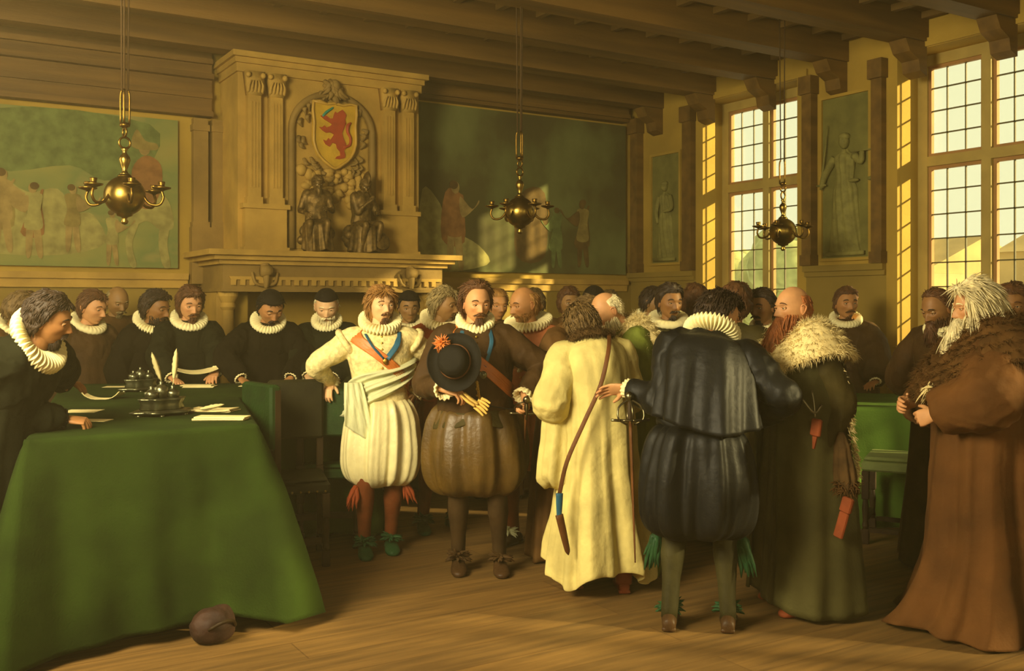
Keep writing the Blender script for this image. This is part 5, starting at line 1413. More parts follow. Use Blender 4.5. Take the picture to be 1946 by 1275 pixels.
# ---------------------------------------------------------------- the stout man in brown with the hat
p = person('stout man in bronze brown with an orange sash, holding a wide black hat and gloves', 903, 5.98, 538, face=3, hyaw=14, hpitch=8, skin='ruddy', girth=1.14, belly=0.30,
           handR=('w', 842, 5.68, 1.125), poleR=(-0.6, 0.3, -0.9), dirR=(0.92, -0.30, -0.22), palmR=(0.1, 0.3, -1), curlR=0.55, handL=('w', 996, 5.82, 1.075), poleL=(1, 0.5, 0.1), dirL=(0.10, -0.45, -0.9), palmL=(-0.9, -0.3, 0), curlL=0.9,
           feet=((0.15, -0.03, 0, 0.45), (-0.10, 0.02, 0, -0.05)), seed=12, headk=dict(nose=1.15, gaze=(0.6, -0.8), brow=0.8))
lids(p, 0.7, 'auburn'); hair(p, 'receding', 'auburn', 0.020, L=0.055, curl=0.5); beard(p, 'auburn', 'goatee', 0.070, n=170)
ruff(p, 0.120, 0.030, 30, 16, rise=0.002, fluff=0.007, back=0.045)
doublet(p, B_['brown'], sleeve=(0.088, 0.088, 0.078, 0.062, 0.046), amp=0.013, puff=0.0, g=1.10)
doublet_front = None
breeches(p, B_['bronze'], 0.300, 0.25, top=1.02, bot=0.47, nf=8, amp=0.06, dx=0.0, dy=-0.01, top_w=0.20, seed=7)
drape(p, [(1.06, 0.185, 0.15, 0, -0.02), (1.02, 0.20, 0.17, 0, -0.02), (0.95, 0.235, 0.205, 0, -0.015), (0.90, 0.26, 0.225, 0, -0.012), (0.905, 0.235, 0.20, 0, -0.012)], B_['olive'], 'doublet_skirt', nf=8, amp=0.02, mrows=20)
band(p, B_['orange'], 'sash', 1.46, 1.08, pi*1.02, 0.050, 0.024, seed=3, amp=0.006)
buttons(p, B_['gold'], 1.08, 1.42, 10)
ribbon(p, [on_torso(p, -pi/2+0.55, 1.46, 0.014), on_torso(p, -pi/2+0.36, 1.38, 0.016), on_torso(p, -pi/2+0.18, 1.24, 0.016)], B_['blue'], 'blue_ribbon', 0.013)
ribbon(p, [on_torso(p, -pi/2-0.52, 1.46, 0.014), on_torso(p, -pi/2-0.34, 1.42, 0.030), on_torso(p, -pi/2-0.20, 1.36, 0.034)], B_['blue'], 'blue_ribbon', 0.013)
f = MB(); c = on_torso(p, -pi/2+0.16, 1.20, 0.02); f.ball(c, (0.022, 0.008, 0.024), 14, 8); f.ball(c+np.array((0, -0.006, 0)), (0.012, 0.006, 0.014), 10, 6); f.build('silver_medal', m_silver, p.root)
chain(p, [on_torso(p, -pi/2, 1.16, 0.022), on_torso(p, -pi/2+0.03, 1.10, 0.03), on_torso(p, -pi/2+0.06, 1.05, 0.03)], B_['gold'])
# sword belt and sword in the left hand
ribbon(p, [on_torso(p, -pi/2-0.25, 1.06, 0.035), on_torso(p, -pi/2+0.35, 1.02, 0.05), (0.28, -0.20, 0.99), (0.34, -0.10, 1.0)], B_['feltb'], 'sword_belt', 0.014)
w_ = p.arm[0][2]; sword(p, (w_.x+0.005, w_.y-0.06, w_.z-0.10), (w_.x+0.05, w_.y+0.55, 0.38))
hose(p, B_['darkhose']); shoes(p, B_['shoe'], B_['brown']); cuffs(p, B_['lace'], 0.07, 0.036, 0.062)
pc = p
M0 = p.MW
# wide black hat, a thing of its own held before the chest
hat = empty('hat', tuple(at(866, 5.60, 1.285)), p.rz, 1.0); tag(hat, 'wide-brimmed black hat with an orange rosette, held by the man in bronze brown', 'hat')
MH = Matrix.Rotation(R(-18), 4, 'Z') @ Matrix.Rotation(R(80), 4, 'X')
f = MB(); th = np.linspace(0, 2*pi, 64, endpoint=False)
prof = [(0.001, 0.105), (0.05, 0.105), (0.078, 0.098), (0.086, 0.07), (0.090, 0.02), (0.10, 0.004), (0.13, 0.0), (0.155, 0.010), (0.160, 0.016), (0.154, 0.006), (0.13, -0.006), (0.09, -0.008), (0.001, -0.008)]
P = np.array([[(r*cos(t_), r*1.05*sin(t_), z+0.022*(r/0.16)**3*cos(2*t_)) for t_ in th] for r, z in prof])
f.rings(xf(MH, P.reshape(-1, 3)).reshape(P.shape)); f.build('crown_and_brim', B_['feltb'], hat)
f = MB(); P = np.array([[((0.090+0.006*cos(b))*cos(t_), 1.05*(0.090+0.006*cos(b))*sin(t_), 0.022+0.009*sin(b)+0.002*sin(20*t_)) for b in np.linspace(0, 2*pi, 8, endpoint=False)] for t_ in th])
f.torus_grid(xf(MH, P.reshape(-1, 3)).reshape(P.shape)); f.build('hat_band', B_['scab'], hat)
f = MB(); c = np.array(MH @ Vector((-0.075, 0.10, 0.035))); rs = np.random.RandomState(4); D = rs.normal(0, 1, (150, 3)); D /= np.linalg.norm(D, axis=1)[:, None]
f.ball(c, 0.024, 12, 8); locks(f, np.tile(c, (150, 1)), D, 0.050, 0.0075, grav=0.1, curl=0.2, seed=2, n=5, jitter=0.05); f.build('rosette', B_['orange'], hat)
# gloves
gl = MB()
for k, (dx, dz) in enumerate(((0.0, 0.0), (0.018, 0.012))):
    w_ = p.arm[1][2]; a = Vector((w_.x+0.10+dx, w_.y-0.05-0.012*k, w_.z-0.03+dz)); gl.tube([a, a+Vector((0.04, -0.01, -0.035)), a+Vector((0.08, -0.02, -0.062))], [0.018, 0.026, 0.022], n=12, flat=0.4)
    for j in range(4):
        b = a+Vector((0.075+0.007*j, -0.02, -0.068+0.013*j)); gl.tube([b, b+Vector((0.03, -0.004, -0.026+0.004*j)), b+Vector((0.052, -0.008, -0.050+0.007*j))], [0.0085, 0.008, 0.006], n=8)
V, F = gl.arrays(); g = MB(); V = xf(M0, V); c = V.mean(0); g.add(V-c, F); o = g.build('gloves', B_['glove'], None); o.location = tuple(c)
tag(o, 'pair of yellow kid gloves held under the black hat', 'gloves')

# ---------------------------------------------------------------- the man in salmon pink behind his shoulder
p = person('man in salmon silk with a large ruff and gold chain, looking left', 1004, 6.60, 545, face=-22, hyaw=-34, hpitch=10, skin='tan', girth=1.02,
           handL=(0.06, -0.30, 1.24), poleL=(1, 0.2, -0.5), dirL=(-1, -0.1, 0.1), palmL=(0, 1, 0), curlL=0.6, handR=(-0.30, 0.02, 0.95), feet=((0.13, 0.0, 0, 0.3), (-0.12, 0.0)), seed=13, res=0, headk=dict(nose=1.15, width=1.06))
lids(p, 0.6, 'brown'); hair(p, 'fringe', 'gold', 0.010, L=0.035, n=300); beard(p, 'gold', 'short', 0.022, n=160)
ruff(p, 0.165, 0.026, 40, 10, fluff=0.012, back=0.03)
doublet(p, B_['pink'], amp=0.008, sleeve=(0.084, 0.082, 0.074, 0.06, 0.045)); buttons(p, B_['gold'])
breeches(p, B_['pink'], 0.22, 0.19, top=1.0, bot=0.52, nf=10, amp=0.05, seed=9)
chain(p, [on_torso(p, -pi/2-0.9, 1.42, 0.02), on_torso(p, -pi/2-0.5, 1.27, 0.03), on_torso(p, -pi/2, 1.21, 0.035), on_torso(p, -pi/2+0.5, 1.27, 0.03), on_torso(p, -pi/2+0.9, 1.42, 0.02)], B_['gold'])
hose(p, B_['redhose']); shoes(p, B_['shoe'], B_['pale']); cuffs(p, B_['lace'], 0.05, 0.036, 0.052)

# ---------------------------------------------------------------- grey-haired man in red, looking right
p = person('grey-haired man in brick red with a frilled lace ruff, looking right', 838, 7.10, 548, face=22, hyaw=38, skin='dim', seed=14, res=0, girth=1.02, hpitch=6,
           feet=((0.10, 0.0, 0, 0.3), (-0.14, -0.02)), headk=dict(nose=1.1))
lids(p, 0.4, 'greybrown'); hair(p, 'short', 'grey', 0.020, L=0.045, curl=0.6); beard(p, 'greybrown', 'goatee', 0.03, n=100)
ruff(p, 0.155, 0.030, 38, 12, fluff=0.014, back=0.05, m=B_['lace'])
doublet(p, B_['red'], amp=0.007); breeches(p, B_['redhose'], 0.20, 0.18, top=1.0, bot=0.55, nf=10, seed=4)
hose(p, B_['redhose']); shoes(p, B_['greenshoe'], B_['greenshoe']); cuffs(p, B_['lace'])

# ---------------------------------------------------------------- man in the cream robe, seen from behind
p = person('man in a long cream robe seen from behind, knife strap across his back', 1138, 5.62, 584, face=-160, lean=8, stoop=22, side=5, hpitch=16, hyaw=-6, skin='tan', girth=1.04, seed=15, res=0,
           handL=(0.20, -0.20, 1.04), handR=(-0.10, -0.32, 1.12), poleL=(0.5, 0.5, -1), feet=((0.13, -0.10, 0, 0.3), (-0.12, 0.06)), headk=dict())
hair(p, 'full', 'greybrown', 0.026, L=0.05, n=600, curl=0.35)
beard(p, 'greybrown', 'full', 0.10)
doublet(p, B_['cream'], sleeve=(0.092, 0.105, 0.110, 0.10, 0.085), amp=0.012, g=1.20, name='robe_sleeves', scale=(6, 6, 7))
drape(p, [(1.46, 0.10, 0.09, 0, 0.02), (1.42, 0.19, 0.15, 0, 0.02), (1.32, 0.215, 0.175, 0, 0.02), (1.10, 0.215, 0.18, 0, 0.01), (0.80, 0.232, 0.20, 0, 0), (0.45, 0.275, 0.235, 0, 0), (0.13, 0.325, 0.27, 0.0, 0), (0.125, 0.30, 0.24, 0, 0)], B_['cream'], 'robe', nf=7, amp=0.09, seed=3, hemwave=0.045, sharp=0.6, fine=0.022)
# hanging oversleeve on the near side
def hang(p, c0, c1, r0, r1, m, name, seed=0, flat=0.5, amp=0.12):
    c0, c1 = Vector(c0), Vector(c1); P = []; th = np.linspace(0, 2*pi, 64, endpoint=False); rs = np.random.RandomState(seed)
    for s in np.linspace(0, 1, 34):
        c = c0.lerp(c1, s); r = r0+(r1-r0)*s**0.8; r *= min(1, 0.35+3*s) if s < 0.22 else 1
        if s > 0.93: r *= 1-(s-0.93)*6
        q = 1+amp*s**0.6*(np.sin(5*th+seed)+0.6*np.sin(9*th+2*s+seed))
        P.append(np.stack([c.x+r*q*np.cos(th), c.y+r*flat*q*np.sin(th), c.z+0.02*np.sin(3*th)*s], -1))
    P = np.array(P); P[..., :] += (0.008*fbm(P*9, seed, 3))[..., None]
    f = MB(); f.rings(P); return f.build(name, m, p.root)
s_, e_, w_, *_r = p.arm[0]
hang(p, (s_.x*1.05, s_.y+0.0, s_.z-0.10), (0.255, -0.02, 0.62), 0.09, 0.115, B_['cream'], 'hanging_sleeve', 3, 0.75)
s1 = p.bend([(-0.09, 0.125, 1.47), (-0.02, 0.235, 1.36), (0.06, 0.240, 1.20), (0.17, 0.235, 1.02)])
st = [tuple(v) for v in s1]+[(0.27, 0.215, 0.80), (0.31, 0.19, 0.60)]
ribbon(p, st, B_['scab'], 'knife_strap', 0.013)
sheath(p, (0.31, 0.20, 0.62), (0.315, 0.21, 0.50), B_['blue'], 'sheath_mouth', 0.022); sheath(p, (0.315, 0.21, 0.50), (0.27, 0.22, 0.30), B_['scab'], 'knife_sheath', 0.024)
shoes(p, B_['redleather'], None, boot=0.26)
V = p.bend([(0.0, 0.04, 1.50)])[0]
fur_collar(p, B_['furd'], 'fur_collar', Rx=0.15, Ry=0.14, z=1.50, L=0.035, n=900, seed=5, side=0.03, frontd=0.06, backd=0.03)

# ---------------------------------------------------------------- bearded man stooping, left of the cream robe
p = person('bearded man in brown stooping to the right, between the salmon suit and the cream robe', 1066, 6.35, 568, face=62, lean=6, stoop=26, hpitch=14, skin='dark', girth=1.0, seed=16, res=0, handL=(0.14, -0.38, 1.10), handR=(-0.16, -0.36, 1.08), headk=dict(nose=1.2))
lids(p, 0.6, 'greybrown'); hair(p, 'full', 'greybrown', 0.020, L=0.045, n=420); beard(p, 'greybrown', 'full', 0.11, n=300)
gown(p, B_['midbrown'], 0.85, seed=2); shoes(p, B_['shoe'])
f = MB(); P = []
M1 = p.arm[0][2].lerp(p.arm[1][2], 0.5)

# ---------------------------------------------------------------- bald old man in green with white fur, looking down
p = person('bald white-bearded old man in a moss green coat with a white fur collar, looking down', 1200, 6.15, 556, face=-66, lean=5, stoop=20, hyaw=-4, hpitch=14, skin='ruddy', girth=1.08, seed=17, res=0, handL=(0.16, -0.36, 1.15), handR=(-0.14, -0.36, 1.12), headk=dict(nose=1.15, brow=1.3, gaunt=0.6))
lids(p, 0.8, 'white'); hair(p, 'fringe', 'white', 0.006, L=0.022, n=240); beard(p, 'white', 'full', 0.17, n=420, curl=0.15)
gown(p, B_['greencoat'], 1.0, seed=6)
fur_collar(p, B_['furw'], Rx=0.27, Ry=0.24, z=1.505, L=0.04, n=2600, seed=6)
shoes(p, B_['redleather'], None, boot=0.25)

# ---------------------------------------------------------------- man in black seen from behind, arm held out
p = person('man in blue-black satin seen from behind, holding his arm out to the left', 1328, 4.95, 560, face=178, lean=17, side=-9, stoop=6, hyaw=-62, hpitch=8, skin='ruddy', girth=1.08, seed=18, res=0,
           handL=('w', 1192, 5.15, 1.175), poleL=(0.3, 0.3, -1), dirL=(0.95, -0.15, -0.10), palmL=(0.1, 0.75, -0.65), curlL=0.22, handR=(-0.30, -0.20, 1.04), poleR=(-1, 0.6, -0.5), dirR=(0.3, -0.9, -0.2), curlR=0.5,
           feet=((0.145, 0.02, 0, 1.0), (-0.145, -0.02, 0, -0.5)), headk=dict(nose=1.1))
lids(p, 0.3, 'dark'); hair(p, 'short', 'dark', 0.024, L=0.045, n=800, curl=0.6); beard(p, 'dark', 'short', 0.02, n=120)
ruff(p, 0.150, 0.030, 40, 8, fluff=0.010, back=0.035)
doublet(p, B_['satin'], sleeve=(0.092, 0.090, 0.080, 0.066, 0.050), amp=0.020, g=1.14, cut=0.10, scale=(7, 7, 6))
breeches(p, B_['satin'], 0.290, 0.25, top=1.03, bot=0.47, nf=8, amp=0.075, dx=0.01, dy=0.03, top_w=0.18, seed=8, lobes=0.12)
# short cape hanging from the shoulders down the back
def cape(p, rows, m, name='cape', a0=0.15*pi, a1=0.85*pi, nf=7, amp=0.06, seed=1, th=0.012):
    A = resample(rows, 44); n = 90; t_ = np.linspace(a0, a1, n); P = []
    for z, a, b, dx, dy in A:
        s = (A[0, 0]-z)/(A[0, 0]-A[-1, 0]); q = 1+amp*s**0.7*(np.sin(nf*t_+seed)+0.5*np.sin(nf*2.3*t_+2*s+seed)+0.3*np.sin(nf*0.6*t_))
        zz = z+0.03*np.sin(2*t_+seed)*s
        o = np.stack([a*q*np.cos(t_)+dx, b*q*np.sin(t_)+dy, zz+0*t_], -1)
        i = np.stack([(a*q-th)*np.cos(t_)+dx, (b*q-th)*np.sin(t_)+dy, zz+0*t_], -1)[::-1]
        P.append(np.concatenate([o, i]))
    P = np.array(P); P = p.bend(P.reshape(-1, 3)).reshape(P.shape); P = P+(0.006*fbm(P*8, seed, 3))[..., None]
    f = MB(); f.rings(P); return f.build(name, m, p.root)
cape(p, [(1.47, 0.115, 0.10, 0, 0.02), (1.43, 0.20, 0.16, 0, 0.01), (1.34, 0.245, 0.20, 0, 0.01), (1.20, 0.255, 0.225, -0.02, 0.02), (1.02, 0.27, 0.25, -0.04, 0.03)], B_['satin'], a0=0.06*pi, a1=0.94*pi)
f = MB(); th = np.linspace(0, 2*pi, 80, endpoint=False)
P = np.array([[((0.205+0.016*cos(b))*cos(t_), (0.175+0.016*cos(b))*sin(t_), 1.03+0.02*sin(b)+0.01*sin(5*t_)) for b in np.linspace(0, 2*pi, 10, endpoint=False)] for t_ in th])
f.torus_grid(p.bend(P.reshape(-1, 3)).reshape(P.shape)); f.build('waist_roll', B_['satin'], p.root)
sword(p, (0.345, 0.02, 1.04), (0.31, 0.12, 0.34))
hose(p, B_['greenhose']); shoes(p, B_['shoe'], B_['greenshoe']); cuffs(p, B_['lace'], 0.05, 0.038, 0.050, which=(0,))
for sx, k in ((1, 0), (-1, 1)):
    f = MB(); kn = p.leg[k][1]; c = np.array((kn.x+sx*0.085, kn.y+0.03, 0.46)); locks(f, np.tile(c, (18, 1)), np.tile((sx*0.35, 0.1, -0.9), (18, 1)), 0.17, 0.018, grav=0.6, curl=0.25, seed=k+4, n=5, jitter=0.2)
    f.build('garter_ribbon', B_['greenshoe'], p.root)

# ---------------------------------------------------------------- tall bald man with red beard and white fur collar
p = person('bald red-bearded man in a grey-green cloak with white fur collar, hand at chin', 1520, 5.30, 543, face=-60, hyaw=4, hpitch=-2, lean=3, skin='ruddy', girth=1.12, seed=19, res=0,
           handR=(-0.08, -0.30, 1.29), poleR=(-0.8, -0.2, -1), dirR=(0.45, 0.1, 0.85), palmR=(0.2, 1, 0.2), curlR=0.9, handL=(0.20, 0.02, 0.88), feet=((0.12, -0.05), (-0.12, 0.0)), headk=dict(nose=1.2, brow=1.3, gaunt=0.4))
lids(p, 0.5, 'auburn'); hair(p, 'fringe', 'red', 0.006, L=0.022, n=260); beard(p, 'red', 'full', 0.17, n=480, curl=0.2)
gown(p, B_['olive'], 0.84, seed=8, hem=0.06, sl=0.0)
cape(p, [(1.45, 0.12, 0.10, 0, 0.01), (1.41, 0.200, 0.16, 0, 0.0), (1.32, 0.258, 0.21, 0, 0.0), (1.10, 0.275, 0.235, 0, 0.01), (0.70, 0.30, 0.26, 0, 0.02), (0.30, 0.335, 0.29, 0, 0.03), (0.05, 0.355, 0.31, 0, 0.03)], B_['greencloak'], 'cloak', -0.36*pi, 1.36*pi, nf=6, amp=0.05, seed=5, th=0.014)
fur_collar(p, B_['furw'], Rx=0.315, Ry=0.275, z=1.535, thick=0.03, L=0.04, n=3000, frontd=0.22, seed=9)
# strip of white fur down the edge of the cloak
f = MB(); pts = [(0.25, 0.09, 1.30), (0.275, 0.12, 1.10), (0.285, 0.14, 0.90), (0.29, 0.16, 0.75)]
rs = np.random.RandomState(3); Pp, _ = catmull(np.array(pts), np.ones(4), 40); Nn = np.tile((0.8, 0.5, 0), (len(Pp), 1)); k = rs.choice(len(Pp), 300)
locks(f, Pp[k]+rs.normal(0, 0.008, (300, 3)), Nn[k], 0.03, 0.0035, grav=0.5, seed=4, jitter=0.4); f.build('fur_edging', B_['furw'], p.root)
# knife case and tasselled purse hanging at the girdle
def box_thing(p, c, s, m, name, rot=0.0, parent=None):
    f = MB(); M = Matrix.Translation(c) @ Matrix.Rotation(rot, 4, 'Y'); f.cham(-s[0], s[0], -s[1], s[1], -s[2], s[2], min(s)*0.5, M=M); return f.build(name, m, parent or p.root, False)
pr = empty('purse', (0, 0, 0)); pr.parent = p.root
ax = 0.30; f = MB(); f.tube([(0.295, -0.10, 1.20), (0.315, -0.10, 1.12), (0.325, -0.10, 1.06)], 0.005, n=6); f.tube([(0.30, -0.17, 1.17), (0.33, -0.11, 1.09), (0.335, -0.07, 1.13)], 0.006, n=6); f.build('girdle_ring', B_['steel'], pr)
M = Matrix.Translation((0.335, -0.10, 1.02)) @ Matrix.Rotation(R(-60+90), 4, 'Z') @ Matrix.Rotation(R(8), 4, 'Y')
f = MB(); f.cham(-0.028, 0.028, -0.012, 0.012, -0.05, 0.04, 0.006, M=M); f.prism([(-0.012, -0.052), (0.012, -0.052), (0.006, -0.115), (-0.004, -0.115)], -0.006, 0.006, M=M); f.build('case', B_['redleather'], pr, False)
hs_ = hang(p, (0.30, 0.06, 0.98), (0.335, 0.07, 0.70), 0.05, 0.075, B_['furd'], 'hanging_sleeve', 5, 0.6)
f = MB(); rs = np.random.RandomState(8); P0 = np.array([(0.335+0.075*cos(a), 0.07+0.05*sin(a), 0.70+rs.uniform(-0.02, 0.04)) for a in rs.uniform(0, 6.28, 260)]); D = P0-np.array((0.33, 0.07, 0.80)); locks(f, P0, D, 0.035, 0.003, grav=0.3, seed=7); f.build('sleeve_fur', B_['furb'], p.root)
M = Matrix.Translation((0.385, 0.02, 0.55)) @ Matrix.Rotation(R(30), 4, 'Z') @ Matrix.Rotation(R(16), 4, 'Y')
f = MB(); f.cham(-0.026, 0.026, -0.010, 0.010, -0.10, 0.04, 0.006, M=M); f.cham(-0.03, 0.03, -0.014, 0.014, 0.04, 0.12, 0.006, M=M); f.build('knife_case', B_['redleather'], p.root, False)
shoes(p, B_['redleather'], None, boot=0.22)

# ---------------------------------------------------------------- white-haired man in russet at the right edge
p = person('old man with long white hair and beard in a russet robe, at the right edge', 1872, 4.95, 538, face=-70, hyaw=2, hpitch=4, skin='ruddy', girth=1.25, seed=20, res=0, lean=3,
           handR=(-0.10, -0.32, 1.12), handL=(0.20, -0.30, 1.10), poleL=(1, 0.3, -0.3), curlL=0.7, curlR=0.7, headk=dict(nose=1.1, gaunt=0.5))
lids(p, 0.6, 'white'); hair(p, 'long', 'white', 0.028, L=0.09, n=700, curl=0.2); long_hair(p, 'white', n=1500, L=0.27); beard(p, 'white', 'full', 0.24, n=420, curl=0.12)
doublet(p, B_['russet'], sleeve=(0.11, 0.14, 0.15, 0.13, 0.11), amp=0.014, g=1.25, name='robe_sleeves', scale=(7, 7, 6))
drape(p, [(1.44, 0.12, 0.11, 0, 0.01), (1.39, 0.24, 0.18, 0, 0), (1.28, 0.285, 0.235, 0, 0), (1.05, 0.285, 0.25, 0, 0), (0.75, 0.28, 0.26, 0, 0), (0.40, 0.32, 0.31, 0, 0.02), (0.12, 0.38, 0.41, -0.02, 0.03), (0.02, 0.43, 0.47, -0.04, 0.02)], B_['russet'], 'robe', nf=6, amp=0.09, seed=11, hemwave=0.012, sharp=0.6, fine=0.02)
fur_collar(p, B_['furb'], Rx=0.40, Ry=0.35, z=1.56, thick=0.034, L=0.05, n=4200, seed=12, side=0.20, frontd=0.34, backd=0.24)
f = MB(); rs = np.random.RandomState(3); c = np.array((0.16, -0.30, 1.215)); locks(f, c+rs.normal(0, 0.014, (60, 3)), np.tile((-0.7, -0.3, -0.4), (60, 1)), 0.07, 0.004, grav=0.3, seed=5, jitter=0.35); f.build('white_fur_tuft', B_['furw'], p.root)
shoes(p, B_['shoe'], None, boot=0.2)

# ---------------------------------------------------------------- bearded man with ruff behind him
p = person('dark-bearded man with a ruff, just left of the long-haired old man', 1802, 6.05, 551, face=-36, hyaw=-6, hpitch=16, lean=6, skin='dark', girth=1.0, seed=21, res=0,
           handR=('w', 1740, 6.55, 1.175), poleR=(-0.6, 0.3, -0.8), dirR=(-0.6, -0.6, -0.4), palmR=(0, -0.2, -1), curlR=0.6, headk=dict(nose=1.15))
lids(p, 0.7, 'dark'); hair(p, 'receding', 'auburn', 0.010, L=0.03); beard(p, 'auburn', 'full', 0.06, n=300); ruff(p, 0.125, 0.030, 30, 12, fluff=0.006, back=0.03)
gown(p, B_['brown'], 1.0, seed=3); cuffs(p, B_['lace'], which=(1,)); shoes(p, B_['shoe'])

# ---------------------------------------------------------------- man behind the right table
p = person('man in a brown gown with a plain ruff standing behind the right table', 1606, 8.75, 546, face=8, hyaw=14, hpitch=-4, hs=1.18, skin='tan', girth=1.22, seed=22, res=1, lean=5,
           handL=(0.20, -0.42, 0.905), handR=(-0.20, -0.40, 0.905), poleL=(1, 0.1, 0), dirL=(-0.5, -0.8, -0.1), palmL=(0, 0, -1), dirR=(0.5, -0.8, -0.1), palmR=(0, 0, -1), headk=dict(nose=1.1))
lids(p, 0.4, 'dark'); hair(p, 'short', 'auburn', 0.014, L=0.03); beard(p, 'auburn', 'goatee', 0.02, n=40); ruff(p, 0.145, 0.030, 30, 14, fluff=0.004, back=0.03, rin=0.07)
gown(p, B_['brown'], 1.05, sl=0.055, seed=4); shoes(p, B_['shoe']); cuffs(p, B_['lace'])

# ---------------------------------------------------------------- the council behind the long table
TC = 'councillors behind the long table'
def councillor(label, px, t, top, face=0, hyaw=0, hpitch=6, hs=1.14, skin='tan', hr=('short', 'dark', 0.012), bd=('goatee', 'dark', 0.03), rf=(0.145, 34), m='black', g=1.12, lean=10, hl=None, hrr=None, seed=1, capm=None, res=0, ruffk=None, hk=None, lid=0.5, wide=1.0, extra=None):
    p = person(label, px, t, top, face=face, hyaw=hyaw, hpitch=hpitch, hs=hs, skin=skin, girth=g, lean=lean, seed=seed, res=res, handL=hl, handR=hrr,
               poleL=(1, 0.2, 0.2), poleR=(-1, 0.2, 0.2), dirL=(-0.45, -0.8, -0.35) if hl else None, palmL=(0, 0, -1) if hl else None, dirR=(0.45, -0.8, -0.35) if hrr else None, palmR=(0, 0, -1) if hrr else None, curlL=0.45, curlR=0.45, group=None, headk=hk or {})
    lids(p, lid, hr[1]); 
    if hr[0]: hair(p, hr[0], hr[1], hr[2], L=0.035)
    if bd: beard(p, bd[1], bd[0], bd[2], n=150)
    if rf: ruff(p, rf[0], 0.028, rf[1], 14, back=0.04, **(ruffk or dict(fluff=0.006)))
    if capm: cap(p, capm)
    gown(p, B_[m], wide, seed=seed, sl=0.008); shoes(p, B_['shoe'])
    if hl or hrr: cuffs(p, B_['lace'], which=tuple(k for k, h in ((0, hl), (1, hrr)) if h))
    return p
q = councillor('councillor in a black skullcap and round ruff, leaning with both hands on the table', 508, 8.0, 555, face=4, hyaw=16, hpitch=16, capm=B_['skull'], hr=('short', 'black', 0.008), bd=('goatee', 'dark', 0.02), g=1.18, hl=('w', 552, 7.62, 1.04), hrr=('w', 458, 7.55, 1.04), seed=31, m='black', lean=14, hk=dict(width=1.06), lid=0.8)
q = councillor('old white-bearded councillor in a black cap, at the right end of the council', 622, 8.15, 553, face=-4, hyaw=4, hpitch=10, skin='fair', capm=B_['skull'], hr=('fringe', 'white', 0.008), bd=('short', 'white', 0.06), hl=('w', 634, 7.72, 1.04), hrr=('w', 585, 7.66, 1.05), seed=32, m='blackgreen', rf=(0.13, 30), hk=dict(gaunt=0.6, nose=1.1), lid=0.6)
q = councillor('brown-bearded councillor in black reading a curved sheet of paper', 356, 8.0, 546, face=10, hyaw=8, hpitch=4, skin='ruddy', hr=('full', 'auburn', 0.018), bd=('goatee', 'auburn', 0.035), hl=('w', 412, 7.55, 1.05), hrr=('w', 326, 7.50, 1.05), seed=33, m='blackgreen', rf=(0.150, 32), ruffk=dict(fluff=0.004))
a = q.arm[0][2].lerp(q.arm[1][2], 0.5)+Vector((0, -0.07, 0.0))
MQ = q.MW
f = MB(); P = []
for s in np.linspace(-1, 1, 16):
    x = a.x+s*0.16; z = a.z+0.012+0.035*s*s; P.append([(x, a.y-0.05, z), (x, a.y+0.06, z+0.022), (x, a.y+0.06, z+0.025), (x, a.y-0.05, z+0.003)])
P = np.array(P); P = xf(MQ, P.reshape(-1, 3)); c = P.mean(0); f.rings((P-c).reshape(16, 4, 3)); o = f.build('paper', m_paper, None, False); o.location = tuple(c)
tag(o, 'curved sheet of paper held in both hands by the reading councillor', 'paper')
q = councillor('dark curly-bearded councillor with a deep pleated ruff, looking right', 280, 7.95, 553, face=30, hyaw=22, hpitch=4, skin='dark', hr=('short', 'dark', 0.020), bd=('short', 'dark', 0.035), seed=34, m='black', rf=(0.155, 40), ruffk=dict(fluff=0.010), hk=dict(nose=1.2))
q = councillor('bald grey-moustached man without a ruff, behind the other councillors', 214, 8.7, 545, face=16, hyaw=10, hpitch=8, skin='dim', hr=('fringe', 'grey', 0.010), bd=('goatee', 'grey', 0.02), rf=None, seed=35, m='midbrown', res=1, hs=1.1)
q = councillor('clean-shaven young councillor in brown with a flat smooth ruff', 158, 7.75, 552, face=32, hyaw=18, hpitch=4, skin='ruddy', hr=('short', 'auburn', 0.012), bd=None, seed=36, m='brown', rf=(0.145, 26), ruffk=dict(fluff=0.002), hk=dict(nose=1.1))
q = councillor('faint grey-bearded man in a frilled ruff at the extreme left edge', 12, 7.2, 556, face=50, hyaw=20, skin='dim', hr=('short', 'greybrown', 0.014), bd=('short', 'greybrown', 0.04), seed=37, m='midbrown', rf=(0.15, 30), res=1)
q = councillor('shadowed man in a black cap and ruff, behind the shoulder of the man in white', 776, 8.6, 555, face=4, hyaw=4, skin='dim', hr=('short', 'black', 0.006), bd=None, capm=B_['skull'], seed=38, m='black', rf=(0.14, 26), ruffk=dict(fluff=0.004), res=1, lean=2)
# big foreground man leaning on the table from the left
p = person('dark man in greenish black leaning over the table from the left, fist on the cloth', 62, 4.72, 560, face=58, lean=33, stoop=2, hyaw=20, hpitch=-18, skin='tan', girth=1.12, seed=39, res=0,
           handR=('w', 122, 4.80, 1.055), poleR=(-0.8, 0.6, 0.2), dirR=(0.35, -0.9, -0.12), palmR=(0.3, 0, -1), curlR=0.8, handL=('w', 128, 5.6, 1.09), poleL=(1, 0.2, -0.2), dirL=(-0.1, -1, 0), palmL=(0, 0, -1), headk=dict(nose=1.1), at_xy=tuple(at(-12, 4.66))[:2])
lids(p, 0.4, 'dark'); hair(p, 'short', 'dark', 0.020, L=0.028, n=620, curl=0.3); beard(p, 'dark', 'goatee', 0.035, n=140)
ruff(p, 0.165, 0.034, 40, 16, fluff=0.012, back=0.05)
gown(p, B_['blackgreen'], 0.92, seed=5, sleeves=(0.10, 0.105, 0.095, 0.075, 0.055)); shoes(p, B_['shoe']); cuffs(p, B_['satin'])
